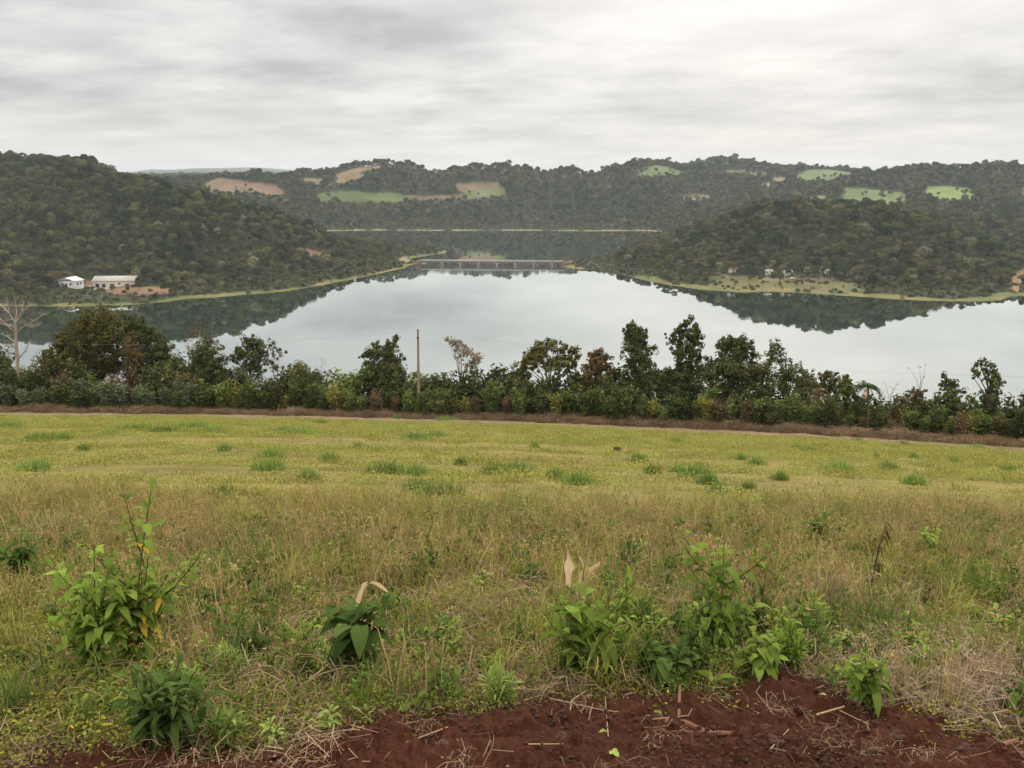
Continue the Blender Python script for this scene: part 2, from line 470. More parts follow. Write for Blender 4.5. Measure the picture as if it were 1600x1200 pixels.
for _p in (260, 350, 440, 530, 600, 680, 760, 840, 920):
    CZ += [(_p, 1570, 62), (_p, 1750, 58), (_p, 2300, 62), (_p, 3300, 70)]
for _p in (1010, 1080, 1160, 1240, 1320):
    CZ += [(_p, 2150, 80), (_p, 2500, 66)]
for _p in (1380, 1460, 1540, 1640):
    CZ += [(_p, 1680, 72), (_p, 2100, 66)]
_pts = []
for a, b, Y, c in CP:
    Y = squeeze(a, Y)
    p = at(a, b, Y); _pts.append((p[0], p[1], p[2] - c))
for a, Y, z in CZ:
    _pts.append((ray(a, 350)[0] * Y, Y, z))
_pts = np.array(_pts)


def _uw(x, y):
    r = np.hypot(x, y)
    return np.arctan2(x, y), np.log(np.maximum(r, 50)) * 0.33


_cu, _cw = _uw(_pts[:, 0], _pts[:, 1])
_EPS = 0.012
_K = np.sqrt((_cu[:, None] - _cu[None]) ** 2 + (_cw[:, None] - _cw[None]) ** 2 + _EPS ** 2)
_mean = _pts[:, 2].mean()
_wt = np.linalg.solve(_K + np.eye(len(_K)) * 2e-4, _pts[:, 2] - _mean)


def far_raw(x, y):
    u, v = _uw(x, y)
    u = u.ravel(); v = v.ravel()
    out = np.empty(len(u))
    for i in range(0, len(u), 40000):
        s = slice(i, i + 40000)
        K = np.sqrt((u[s, None] - _cu[None]) ** 2 + (v[s, None] - _cw[None]) ** 2 + _EPS ** 2)
        out[s] = K @ _wt + _mean
    return out.reshape(np.shape(x))


def ground(x, y):
    """height and signed distance to the lake (negative inside)"""
    x = np.asarray(x, float); y = np.asarray(y, float)
    near = near_z(x, y)
    z = near.copy()
    sd_ = np.full(x.shape, 999.0)
    m = y > 190
    if m.any():
        xm, ym = x[m], y[m]
        d = seg_dist(xm, ym, lake)
        ins = inside(xm, ym, lake)
        far = np.maximum(far_raw(xm, ym), 3.0)
        wv = 2.0 * vnoise(xm / 80, ym / 80, 31) + 1.2 * vnoise(xm / 35, ym / 35, 33)
        far = far + wv * sstep(40, 200, d) * np.minimum(ym / 900, 1.6)
        k = sstep(260, 420, ym)
        land = near[m] * (1 - k) + far * k
        ramp = 0.35 + d * 0.075 + np.maximum(d - 18, 0) * 0.55
        land = np.where(ym > 330, np.minimum(land, ramp), np.maximum(land, 0.3 + 0.05 * d))
        zz = np.where(ins, -np.minimum(0.15 + d * 0.12, 6), land)
        z[m] = zz
        sd_[m] = np.where(ins, -d, d)
    return z, sd_


def gz(x, y): return float(ground(np.array([float(x)]), np.array([float(y)]))[0][0])


def hit(px, py):
    """where the sight line of a pixel meets the near ground"""
    a, b = ray(px, py)
    Y = np.arange(2.0, 130, 0.03)
    zr = CAMZ + b * Y
    zg = near_z(a * Y, Y)
    k = np.argmax(zr < zg)
    if k == 0: k = len(Y) - 1
    return np.array([a * Y[k], Y[k], zg[k]])


# field and clearing patches seen on the far slopes: polygon in the photograph, distance range, colour
GRN = (0.095, 0.13, 0.050); BRN = (0.155, 0.11, 0.075); TAN = (0.165, 0.145, 0.09); RED = (0.27, 0.125, 0.075); PAL = (0.25, 0.24, 0.13)
PATCH = [([(499, 320), (500, 303), (530, 297), (600, 301), (655, 305), (640, 313), (600, 316), (540, 316)], 1300, 1900, GRN),
         ([(640, 306), (700, 305), (760, 303), (755, 309), (700, 312), (650, 312)], 1300, 1900, (0.16, 0.12, 0.08)),
         ([(715, 300), (715, 288), (770, 284), (782, 290), (775, 297)], 1600, 2200, (0.15, 0.11, 0.075)),
         ([(730, 312), (725, 300), (790, 292), (788, 306)], 1400, 2000, (0.11, 0.135, 0.065)),
         ([(525, 274), (548, 264), (578, 259), (600, 259), (592, 264), (560, 268), (572, 275), (540, 285), (525, 285)], 1300, 1850, (0.19, 0.145, 0.09)),
         ([(472, 282), (480, 278), (505, 279), (500, 288), (485, 288)], 1600, 2200, TAN),
         ([(305, 300), (325, 285), (345, 277), (362, 281), (385, 284), (430, 288), (444, 300), (440, 306), (400, 306), (350, 300)], 1400, 2100, BRN),
         ([(990, 273), (1008, 262), (1040, 256), (1112, 257), (1108, 267), (1070, 271), (1030, 275)], 2100, 2700, GRN),
         ([(1035, 257), (1060, 254.5), (1120, 252.5), (1118, 257), (1060, 258.5)], 2200, 2700, BRN),
         ([(1160, 275), (1175, 270), (1200, 270), (1195, 276)], 1700, 2600, TAN), ([(1200, 280), (1215, 276), (1232, 278), (1222, 284)], 1700, 2600, TAN),
         ([(1060, 308), (1085, 304), (1120, 306), (1080, 314)], 1400, 2200, TAN), ([(1130, 268), (1165, 266), (1160, 271), (1135, 272)], 1700, 2600, TAN),
         ([(1185, 289), (1205, 283), (1202, 290)], 1500, 2300, PAL),
         ([(1240, 277), (1266, 265), (1334, 264), (1328, 276), (1300, 282), (1258, 281)], 1900, 2600, GRN),
         ([(1314, 318), (1318, 294), (1345, 293), (1412, 301), (1418, 322), (1360, 320)], 1100, 1700, GRN),
         ([(1444, 306), (1447, 290), (1480, 290), (1518, 295), (1524, 311), (1480, 313)], 1100, 1600, (0.13, 0.19, 0.06)),
         ([(1590, 300), (1598, 293), (1640, 293), (1640, 310), (1600, 308)], 1050, 1600, GRN),
         ([(1258, 312), (1275, 306), (1292, 304), (1290, 310), (1270, 315)], 1100, 1700, (0.18, 0.21, 0.08)),
         ([(1535, 372), (1545, 366), (1640, 366), (1640, 373)], 880, 1100, PAL),
         ([(1498, 408), (1510, 404), (1540, 405), (1538, 413), (1520, 414)], 560, 760, PAL),
         ([(1575, 455), (1578, 440), (1600, 415), (1640, 400), (1640, 430), (1600, 435), (1590, 456)], 540, 800, (0.22, 0.165, 0.10)),
         ([(1105, 452), (1108, 434), (1128, 428), (1185, 432), (1300, 436), (1340, 444), (1350, 455), (1300, 458), (1200, 454)], 540, 680, (0.105, 0.105, 0.048)),
         ([(1190, 438), (1192, 435), (1310, 435), (1300, 438)], 560, 680, (0.16, 0.125, 0.075)),
         ([(165, 460), (160, 453), (130, 449), (130, 441), (140, 439), (205, 449), (255, 449), (268, 452), (262, 460), (225, 462)], 520, 620, (0.175, 0.11, 0.075)),
         ([(468, 400), (475, 390), (500, 392), (518, 396), (510, 402), (492, 406)], 700, 860, (0.17, 0.115, 0.08)),
         ([(618, 404), (630, 401), (668, 402), (666, 408), (630, 409)], 720, 860, (0.24, 0.17, 0.10))]

# ---------------------------------------------------------------- the ground sheet
rings = [2.0]
while rings[-1] < 9000:
    r = rings[-1]
    rings.append(r * (1.0050 if r < 8 else 1.0095 if r < 110 else 1.02 if r < 480 else 1.0032 if 1230 < r < 1560 else 1.0075))
rings = np.array(rings)
azf = np.radians(np.arange(-37, 37.001, 0.1))
azc = np.radians(np.concatenate([np.arange(40, 321, 4.0)]))
az = np.concatenate([azf, azc])
R, A = np.meshgrid(rings, az, indexing='ij')
X = R * np.sin(A); Yg = R * np.cos(A)
# outside the view the sheet carries the last height of the rim smoothly
Zg, SD = ground(X, Yg)
back = (np.abs(np.arctan2(X, Yg)) > radians(60)) & (R > 60)
Zg = np.where(back, np.minimum(73.4 + 0.004 * R, 95), Zg)
soil_px = [(-60, 1300), (-60, 1188), (0, 1182), (60, 1172), (150, 1172), (250, 1174), (330, 1168), (400, 1158), (450, 1148), (500, 1138), (560, 1122), (620, 1112), (680, 1098), (740, 1092),
           (800, 1097), (860, 1080), (920, 1082), (980, 1078), (1030, 1080), (1080, 1078), (1130, 1082), (1180, 1070), (1230, 1062), (1290, 1070), (1310, 1090), (1350, 1112),
           (1400, 1108), (1450, 1118), (1500, 1135), (1560, 1158), (1620, 1165), (1680, 1170), (1700, 1300)]
soil_poly = [tuple(hit(a, min(b + (14 if 500 < a < 1150 else 4 if a > 300 else 0), 1290))[:2]) for a, b in soil_px]
nearm = R < 7
dsoil = np.full(X.shape, 99.0)
ds = seg_dist(X[nearm], Yg[nearm], soil_poly[1:-1], closed=False)
wob = 0.05 * fbm(X[nearm] * 6, Yg[nearm] * 6, 3, 77)
ins = inside(X[nearm], Yg[nearm], soil_poly) | (Yg[nearm] < 2.6)
dsoil[nearm] = np.where(ins, -ds, ds) + wob
SM = 1 - sstep(-0.02, 0.05, dsoil)


def mound(x, y):
    c1 = hit(1225, 1085); c2 = hit(900, 1100); c3 = hit(1580, 1170)
    m = 0.07 * np.exp(-(((x - c1[0]) / 0.34) ** 2 + ((y - c1[1]) / 0.25) ** 2))
    m += 0.04 * np.exp(-(((x - c2[0]) / 0.5) ** 2 + ((y - c2[1]) / 0.12) ** 2))
    return m


def soil_h(x, y):
    b = fbm(x * 5, y * 5, 3, 40) * 0.04
    c = np.abs(fbm(x * 14, y * 14, 3, 44)) * 0.044
    d = np.abs(vnoise(x * 40, y * 40, 47)) * 0.012
    return b + c + d + mound(x, y)


Zg = Zg + np.where(nearm, SM * soil_h(X, Yg), 0)

# colours by place
colr = np.zeros(X.shape + (3,)); colr[:] = (0.036, 0.042, 0.021)
fieldm = np.zeros(X.shape)
landY = Yg
u_ = X / np.maximum(Yg, 3)
ye = edge_Y(np.clip(u_, -0.9, 0.9))
nearland = Yg < 180
colr[nearland] = (0.06, 0.052, 0.028)
k = nearland & (Yg < ye - 0.8)
fieldm[k] = 1
colr[nearland & (Yg < 17)] = (0.10, 0.068, 0.036)
tw = 9.8 + 1.2 * fbm(X * .3, Yg * .3, 3, 60) + 3.5 * np.maximum(u_, 0)
fieldm = np.where(k, sstep(-1.5, 0.8, Yg - tw), 0)
strip = nearland & (Yg > strip_Y(np.clip(u_, -.9, .9)) * (1 + .03 * vnoise(X * .25, Yg * .05, 61))) & (Yg < ye + 0.5)
colr[strip] = (0.18, 0.135, 0.09)
fieldm[strip] = 0
st2 = nearland & (Yg >= ye + 0.5) & (Yg < ye + 8)
colr[st2] = (0.19, 0.12, 0.065)
orange = st2 & (vnoise(X * .15, Yg * .3, 66) > 0.25)
colr[orange] = (0.36, 0.19, 0.09)
Zc = np.where(Zg < 0, 0, Zg)
PXg, PYg = proj(X, Yg, Zc)
wobx = 5 * vnoise(X / 18, Yg / 18, 70); woby = 1.4 * vnoise(X / 14, Yg / 14, 71)
wooded = np.ones(X.shape, bool)


def patch_of(px, py, y, n1=0, n2=0):
    out = np.full(np.shape(px), -1)
    for i, (poly, y0, y1, c) in enumerate(PATCH):
        if y1 > 1400: y0, y1 = (1240 if poly[0][0] < 1240 else 1060), squeeze(poly[0][0], y1) + 60
        m = (y > y0) & (y < y1)
        q = np.zeros(np.shape(px), bool)
        q[m] = inside((px + n1)[m], (py + n2)[m], poly)
        out[q] = i
    return out


pi_ = patch_of(PXg, PYg, Yg, wobx, woby)
for i, (_, _, _, c) in enumerate(PATCH):
    colr[pi_ == i] = np.array(c)[None] * (1 + .22 * vnoise(X[pi_ == i] / 22, Yg[pi_ == i] / 9, 76))[:, None]
# grassy rim along the far water's edge
def rim_width(x, y):
    w_ = np.where(y > 1000, 6, np.where(x > 60, 9, 4.5)) + 5.5 * vnoise(x / 16, y / 16, 72) + 2 * vnoise(x / 6, y / 6, 74)
    return np.where((y > 652) & (y < 1200) & (x > 60), -4, np.maximum(w_, -1.0))


rim = (Yg > 330) & (SD > -2) & (SD < rim_width(X, Yg))
rimc = np.array([0.115, 0.125, 0.045])[None] + np.zeros((rim.sum(), 3))
rimc += np.clip(vnoise(X[rim] / 14, Yg[rim] / 14, 73), -.3, 1)[:, None] * np.array([0.075, 0.035, 0.02])
rimc[Yg[rim] > 1000] = (0.20, 0.18, 0.11)
colr[rim] = rimc
bed = SD < -3
colr[bed] = (0.03, 0.045, 0.03)
colr = colr * (1 - SM[..., None]) + np.array([0.070, 0.0245, 0.0130]) * SM[..., None]

nr, na = X.shape
idx = np.arange(nr * na).reshape(nr, na)
nf = len(azf)
q = []
a0 = idx[:-1, :]; a1 = idx[1:, :]
b0 = np.roll(idx, -1, axis=1)[:-1, :]; b1 = np.roll(idx, -1, axis=1)[1:, :]
Q = np.stack([a0, a1, b1, b0], -1).reshape(-1, 4)[:, ::-1]
gm = bpy.data.materials.new('ground_soil_and_grass'); gm.use_nodes = True
t = NT(gm.node_tree)
ca = t.n('ShaderNodeAttribute', attribute_name='col')
fa = t.n('ShaderNodeAttribute', attribute_name='fieldm')
sa = t.n('ShaderNodeAttribute', attribute_name='soilm')
geo = t.n('ShaderNodeNewGeometry')
sp = t.n('ShaderNodeSeparateXYZ', ins={0: (geo, 'Position')})
vs = t.n('ShaderNodeCombineXYZ', ins={0: w and t.m('MULTIPLY', (sp, 0), 0.22), 1: (sp, 1), 2: 0.0})
s1 = t.noise(vs, 0.9, 6, 0.65)
s2 = t.noise((geo, 'Position'), 5.0, 5, 0.7)
s3 = t.noise((geo, 'Position'), 38.0, 3, 0.6)
f1 = t.ramp(s1, [(0.36, (0.165, 0.12, 0.065)), (0.48, (0.215, 0.18, 0.06)), (0.62, (0.27, 0.24, 0.068))])
f2 = t.mix(t.ramp(s2, [(0.47, (0, 0, 0)), (0.62, (1, 1, 1))]), f1, (0.20, 0.21, 0.05))
f3 = t.mix(t.ramp(s3, [(0.40, (1, 1, 1)), (0.52, (0, 0, 0))]), f2, (0.19, 0.13, 0.06))
# worn lines of bare soil left by the mower
s4 = t.noise(t.n('ShaderNodeCombineXYZ', ins={0: t.m('MULTIPLY', (sp, 0), 0.16), 1: (sp, 1), 2: 3.0}), 1.7, 4, 0.7)
f4 = t.mix(t.m('MULTIPLY', t.ramp(s4, [(0.60, (0, 0, 0)), (0.68, (1, 1, 1))]), 0.8), f3, (0.21, 0.155, 0.10))
base = t.mix((fa, 'Fac'), (ca, 'Color'), f4)
lf = t.noise((geo, 'Position'), 0.35, 6, 0.7)
hf = t.noise((geo, 'Position'), 60.0, 4, 0.7)
b2 = t.mix(1.0, base, t.ramp(lf, [(0.3, (0.72, 0.74, 0.72)), (0.7, (1.25, 1.22, 1.2))]), 'MULTIPLY')
b3 = t.mix(1.0, b2, t.ramp(hf, [(0.3, (0.7, 0.68, 0.66)), (0.7, (1.35, 1.35, 1.35))]), 'MULTIPLY')
hf2 = t.noise((geo, 'Position'), 120.0, 5, 0.75)
bmp = t.n('ShaderNodeBump', ins={'Height': t.m('ADD', hf, hf2), 'Strength': 0.8, 'Distance': 0.02})
bs = t.n('ShaderNodeBsdfPrincipled', ins={'Base Color': (b3, 2), 'Roughness': 0.97, 'Normal': bmp, 'Specular IOR Level': 0.15})
t.n('ShaderNodeOutputMaterial', ins={0: bs})
terr = mk('ground', np.stack([X, Yg, Zg], -1), Q, gm, smooth=True)
tag(terr, kind='structure')
ca_ = terr.data.color_attributes.new('col', 'FLOAT_COLOR', 'POINT')
ca_.data.foreach_set('color', np.concatenate([colr, np.ones(X.shape + (1,))], -1).astype(np.float32).ravel())
for nm, arr in (('fieldm', fieldm), ('soilm', SM)):
    a_ = terr.data.attributes.new(nm, 'FLOAT', 'POINT'); a_.data.foreach_set('value', arr.astype(np.float32).ravel())

# centre of the ground under the camera
th = np.linspace(0, 2 * pi, 48, endpoint=False)

# ---------------------------------------------------------------- water
wm = bpy.data.materials.new('lake_water'); wm.use_nodes = True
t = NT(wm.node_tree)
geo = t.n('ShaderNodeNewGeometry')
wn = t.noise((geo, 'Position'), 0.35, 3, 0.5)
wsep = t.n('ShaderNodeSeparateXYZ', ins={0: (geo, 'Position')})
wband = t.noise(t.n('ShaderNodeCombineXYZ', ins={0: t.m('MULTIPLY', (wsep, 0), 0.35), 1: (wsep, 1)}), 0.018, 4, 0.6)
wst = t.n('ShaderNodeMapRange', ins={0: wband, 1: 0.48, 2: 0.66, 3: 0.008, 4: 0.09})
bmp = t.n('ShaderNodeBump', ins={'Height': wn, 'Strength': wst, 'Distance': 0.3})
fr = t.n('ShaderNodeFresnel', ins={'IOR': 2.3, 'Normal': bmp})
frc = t.m('MULTIPLY_ADD', fr, 1.1, 0.30, clamp=True)
gl = t.n('ShaderNodeBsdfGlossy', ins={0: (0.90, 0.94, 0.92, 1), 'Roughness': 0.015, 'Normal': bmp})
df = t.n('ShaderNodeBsdfDiffuse', ins={0: (0.016, 0.042, 0.032, 1)})
ms = t.n('ShaderNodeMixShader', ins={0: frc, 1: df, 2: gl})
t.n('ShaderNodeOutputMaterial', ins={0: ms})
wg = Geo()
wg.add([(-2600, 200, 0), (2600, 200, 0), (2600, 1500, 0), (-2600, 1500, 0)], [(0, 1, 2, 3)])
tag(wg.build('lake_water', [wm]), kind='structure')

# ---------------------------------------------------------------- scattering of uncountable growth
def proto_collection(name, objs):
    c = bpy.data.collections.new(name)
    for i, o in enumerate(objs):
        o.name = '%s_%02d' % (name, i)
        c.objects.link(o)
    return c


def scatter(name, P, scale, rz, coll, n_proto, label, cat, tilt=0.0, squash=None, ids=None):
    P = np.asarray(P, np.float32)
    n = len(P)
    me = bpy.data.meshes.new(name)
    me.vertices.add(n); me.vertices.foreach_set('co', P.ravel())
    a = me.attributes.new('sc', 'FLOAT_VECTOR', 'POINT')
    s = np.repeat(np.asarray(scale, np.float32)[:, None] * np.ones((n, 1), np.float32), 3, 1)
    if squash is not None: s[:, 2] *= squash
    a.data.foreach_set('vector', s.ravel())
    a = me.attributes.new('rt', 'FLOAT_VECTOR', 'POINT')
    r3 = np.zeros((n, 3), np.float32); r3[:, 2] = rz; r3[:, 0] = rng.normal(size=n) * tilt; r3[:, 1] = rng.normal(size=n) * tilt
    a.data.foreach_set('vector', r3.ravel())
    a = me.attributes.new('ix', 'INT', 'POINT')
    a.data.foreach_set('value', (rng.integers(0, n_proto, n) if ids is None else ids).astype(np.int32))
    o = bpy.data.objects.new(name, me); COL.objects.link(o)
    ng = bpy.data.node_groups.new(name, 'GeometryNodeTree')
    ng.interface.new_socket('Geometry', in_out='INPUT', socket_type='NodeSocketGeometry')
    ng.interface.new_socket('Geometry', in_out='OUTPUT', socket_type='NodeSocketGeometry')
    N = ng.nodes; L = ng.links
    gi = N.new('NodeGroupInput'); go = N.new('NodeGroupOutput')
    ip = N.new('GeometryNodeInstanceOnPoints'); ci = N.new('GeometryNodeCollectionInfo')
    ci.inputs['Collection'].default_value = coll
    ci.inputs['Separate Children'].default_value = True
    ci.inputs['Reset Children'].default_value = True
    ip.inputs['Pick Instance'].default_value = True

    def na_(nm, dt):
        q_ = N.new('GeometryNodeInputNamedAttribute'); q_.data_type = dt; q_.inputs['Name'].default_value = nm
        return q_.outputs['Attribute']
    L.new(gi.outputs[0], ip.inputs['Points']); L.new(ci.outputs[0], ip.inputs['Instance'])
    L.new(na_('sc', 'FLOAT_VECTOR'), ip.inputs['Scale']); L.new(na_('rt', 'FLOAT_VECTOR'), ip.inputs['Rotation'])
    L.new(na_('ix', 'INT'), ip.inputs['Instance Index'])
    L.new(ip.outputs[0], go.inputs[0])
    md = o.modifiers.new('scatter', 'NODES'); md.node_group = ng
    return tag(o, label, cat, kind='stuff')


def sph(n):
    v = rng.normal(size=(n, 3)); return v / np.linalg.norm(v, axis=1)[:, None]


def forest_tree(mat, nl=230, leaf=0.62, lumps=7, kind=0):
    """low tree for the far woods: lumpy crown of leaf clumps about 9 m wide on a short trunk"""
    g = Geo()
    cs = [(0, 0, 6.0, 3.1)]
    for k in range(lumps):
        a = rng.random() * 2 * pi; rr = rng.uniform(1.2, 2.8)
        cs.append((rr * cos(a), rr * sin(a), rng.uniform(3.6, 7.6), rng.uniform(1.2, 2.1)))
    tot = sum(c[3] ** 2 for c in cs)
    tone = rng.uniform(.25, .75)
    for (x, y, z, r) in cs:
        n = int(nl * r * r / tot)
        d = sph(n); d[:, 2] = np.where(d[:, 2] < -0.3, -d[:, 2], d[:, 2])
        rad = r * (1 - 0.22 * rng.random(n) ** 2)
        C = np.array([x, y, z]) + d * rad[:, None] * np.array([1, 1, .85])
        g.leaves(C, d + rng.normal(size=(n, 3)) * .28, leaf * rng.uniform(.6, 1.3, n), .75, 0, np.clip(rng.normal(tone, .2, n), 0, 1))
    g.tube([(0, 0, -1.5), (0.1, 0, 2), (0, 0.1, 5)], [.22, .18, .08], 4, 1)
    return g.build('woodland_tree', [MAT[mat], MAT['bark']], link=False)


def bare_tree(mat='bark_pale'):
    g = Geo()
    for k in range(16):
        a = rng.random() * 2 * pi; e = rng.uniform(.5, 1.3); L = rng.uniform(2.5, 4.5)
        p0 = np.array([0, 0, rng.uniform(2, 4)]); d = np.array([cos(a) * cos(e), sin(a) * cos(e), sin(e)])
        p1 = p0 + d * L * .5 + rng.normal(size=3) * .2; p2 = p0 + d * L + np.array([0, 0, .4])
        g.tube([p0, p1, p2], [.10, .07, .03], 3, 0)
        for q_ in range(5):
            s_ = p1 + (p2 - p1) * rng.random(); g.tube([s_, s_ + rng.normal(size=3) * .55 + np.array([0, 0, .4])], [.045, .02], 3, 0)
    g.tube([(0, 0, -1.5), (0, 0, 3), (0, 0, 6)], [.2, .16, .08], 4, 0)
    return g.build('woodland_tree', [MAT[mat]], link=False)


fp = ([forest_tree('forest', 430, .58) for _ in range(4)] + [forest_tree('forest_deep', 430, .55) for _ in range(2)] + [forest_tree('forest_brown', 300, .55) for _ in range(2)] + [bare_tree()]
      + [forest_tree('forest_pale', 260, .5, 5)])
NFP = 10
fcoll = proto_collection('woodland', fp)

# line-of-sight limit per bearing, used to leave out trees nobody could see
el = (Zg[:, :nf] - CAMZ) / rings[:, None]
elm = np.maximum.accumulate(np.where(rings[:, None] < 400, -1, el + 4.0 / rings[:, None]), axis=0)


def seen(x, y, z, margin):
    r = np.hypot(x, y); a = np.arctan2(x, y)
    ri = np.clip(np.searchsorted(rings, r * 0.985) - 1, 0, nr - 1)
    ai = np.clip(((a - azf[0]) / radians(.1)).astype(int), 0, nf - 1)
    return (z + margin - CAMZ) / r > elm[ri, ai]


def woods(y0, y1, step, px0=-60, px1=1660):
    xs0 = ray(px0, 400)[0] * y1; xs1 = ray(px1, 400)[0] * y1
    gx, gy = np.meshgrid(np.arange(xs0, xs1, step), np.arange(y0, y1, step))
    gx = gx.ravel() + rng.uniform(-.5, .5, gx.size) * step; gy = gy.ravel() + rng.uniform(-.5, .5, gy.size) * step
    k = (gx / gy > ray(px0, 400)[0]) & (gx / gy < ray(px1, 400)[0]) & (gy > y0)
    gx, gy = gx[k], gy[k]
    z, sd = ground(gx, gy)
    px, py = proj(gx, gy, z)
    wx_ = 5 * vnoise(gx / 18, gy / 18, 70)
    pa = np.maximum(patch_of(px + wx_, py, gy), patch_of(px, py - np.where(gy > 1000, 4, 3), gy))
    inyard = (px > 84) & (px < 216) & (py > 440) & (py < 472) & (gy < 600)
    pa = np.where(inyard, 0, pa)
    rw = rim_width(gx, gy)
    pa = np.where((pa >= 0) & (gy > 1000) & (rng.random(len(gx)) < .02 + .35 * (vnoise(gx / 30, gy / 30, 75) > .6)), -1, pa)
    k = (pa < 0) & (sd > rw) & seen(gx, gy, z, 22)
    return gx[k], gy[k], z[k], sd[k], px[k], py[k]


def species(x, y, sd):
    n = len(x)
    dk = fbm(x / 45, y / 45, 2, 93)
    ids = np.where(rng.random(n) < .25 + .5 * np.maximum(dk, 0), rng.integers(4, 6, n), rng.integers(0, 4, n))
    nb = fbm(x / 60, y / 60, 2, 90) * .5 + fbm(x / 14, y / 14, 2, 91) * .3
    lowb = sstep(90, 20, sd) * 0.55
    brown = (rng.random(n) < np.clip(0.08 + lowb + 0.5 * np.maximum(nb, 0), 0, .8))
    ids[brown] = rng.integers(6, 8, brown.sum())
    bare = rng.random(n) < (0.015 + 0.06 * lowb)
    ids[bare] = 8
    ids[rng.random(n) < 0.03 + .05 * lowb] = 9
    return ids


# ---- the woods: left hill, right hill, slopes beyond
for nm, y0, y1, step, p0, p1, lab in (
        ('woodland', 505, 1010, 5.9, -70, 730, 'dense mixed woodland covering the near hill on the left shore'),
        ('woodland', 540, 1010, 5.9, 830, 1670, 'dense mixed woodland covering the round hill on the right shore'),
        ('woodland', 1010, 1750, 6.9, -70, 1670, 'dark unbroken woodland on the slopes beyond the far water'),
        ('woodland', 1750, 3900, 10.0, -70, 1670, 'bluish distant woodland along the skyline ridges')):
    x, y, z, sd, px, py = woods(y0, y1, step, p0, p1)
    low = sstep(60, 10, sd)
    s = rng.uniform(.42, 1.1, len(x)) * (1 + .22 * vnoise(x / 30, y / 30, 94)) * (1 - .42 * low) * (1.0 if y0 < 1000 else 1.0 if y0 < 1700 else 1.25)
    big = rng.random(len(x)) < .09
    s = np.where(big, s * 1.45, s)
    s = np.where((px > 860) & (px < 968) & (y > 640) & (y < 900), s * .42, s)
    s = np.where((px > 500) & (px < 700) & (y > 690) & (y < 900), s * .75, s)
    # upper left crest carries taller trees
    s = np.where((px < 180) & (y > 880) & (y < 1000), s * 1.25, s)
    scatter(nm, np.stack([x, y, z - .3], 1), s, rng.uniform(0, 6.28, len(x)), fcoll, NFP, lab, 'woodland', ids=species(x, y, sd))
    print(nm, len(x))

# low scrub along the far shores
def scrub_proto(mat):
    g = Geo(); n = 90
    d = sph(n); d[:, 2] = np.abs(d[:, 2])
    g.leaves(d * np.array([1.5, 1.5, 1.4]) * rng.uniform(.5, 1, n)[:, None] + np.array([0, 0, .2]), d + rng.normal(size=(n, 3)) * .5, .32, .7, 0)
    return g.build('scrub', [MAT[mat]], link=False)


scoll = proto_collection('scrub', [scrub_proto(m) for m in ('forest', 'forest_brown', 'forest', 'forest_brown', 'shrub_green')])
gx, gy = np.meshgrid(np.arange(-520, 520, 5.0), np.arange(500, 1300, 5.0))
gx = gx.ravel() + rng.uniform(-2.5, 2.5, gx.size); gy = gy.ravel() + rng.uniform(-2.5, 2.5, gy.size)
z, sd = ground(gx, gy)
px, py = proj(gx, gy, z)
pa = patch_of(px, py, gy)
dens = np.where(pa >= 0, np.where(gx > 60, .32, .10), np.where(sd < rim_width(gx, gy), .16, .95))
dens = np.where((pa >= 0) & (gy > 1200), 0, dens)
k = (sd > 1.5) & (sd < 75) & (rng.random(gx.size) < dens) & (px > -60) & (px < 1660) & seen(gx, gy, z, 8)
scatter('scrub', np.stack([gx[k], gy[k], z[k] - .1], 1), rng.uniform(.6, 1.5, k.sum()), rng.uniform(0, 6.28, k.sum()), scoll, 5,
        'low mixed scrub along the foot of the far hills and banks', 'scrub')
#==PART2==
# ---------------------------------------------------------------- haze over the valley
hg = Geo()
hg.box((-9500, -300, -8), (9500, 9500, 190))
hm = bpy.data.materials.new('valley_haze'); hm.use_nodes = True
t = NT(hm.node_tree)
pv_ = t.n('ShaderNodeVolumePrincipled', ins={'Color': (0.78, 0.88, 1.0, 1), 'Density': HAZE, 'Anisotropy': 0.2})
mo = t.n('ShaderNodeOutputMaterial'); t.nt.links.new(pv_.outputs[0], mo.inputs['Volume'])
hz = hg.build('haze', [hm]); tag(hz, 'thin pale haze lying over the whole valley', 'haze', kind='stuff')

# ---------------------------------------------------------------- bridge
P0 = on_z(664, 413.5); P1 = on_z(874, 415.0)
bdir = (P1 - P0); blen = float(np.hypot(bdir[0], bdir[1])); bang = math.atan2(bdir[1], bdir[0])
br = empty('road_bridge', (float(P0[0]), float(P0[1]), 0), 'long low concrete road bridge with pale railings crossing the narrow neck of the lake', 'bridge', rz=bang)
g = Geo(); g.box((-3, -2.4, 3.0), (blen + 3, 2.4, 3.55)); g.box((-3, -2.7, 2.2), (blen + 3, -2.3, 3.1)); g.box((-3, 2.3, 2.2), (blen + 3, 2.7, 3.1))
g.build('deck', [MAT['concrete']], br)
npier = 7
for i in range(npier):
    x = blen * (i + .95) / (npier + .35)
    g = Geo()
    for sy in (-1.9, 1.9):
        g.tube([(x, sy, -4), (x, sy, 2.0)], [.75, .75], 8)
    g.box((x - 1.3, -2.9, 1.3), (x + 1.3, 2.9, 2.18)); g.box((x - .7, -1.9, -.2), (x + .7, 1.9, .5))
    g.build('pier', [MAT['pier_grey']], br)
for sy in (-2.55, 2.55):
    g = Geo(); n = int(blen / 2.2)
    for k in range(n + 1):
        x = -2 + (blen + 4) * k / n
        g.box((x - .17, sy - .08, 3.555), (x + .17, sy + .08, 4.4))
    g.box((-3, sy - .06, 4.25), (blen + 3, sy + .06, 4.40)); g.box((-3, sy - .06, 3.85), (blen + 3, sy + .06, 3.98))
    g.build('railing', [MAT['rail_white']], br)
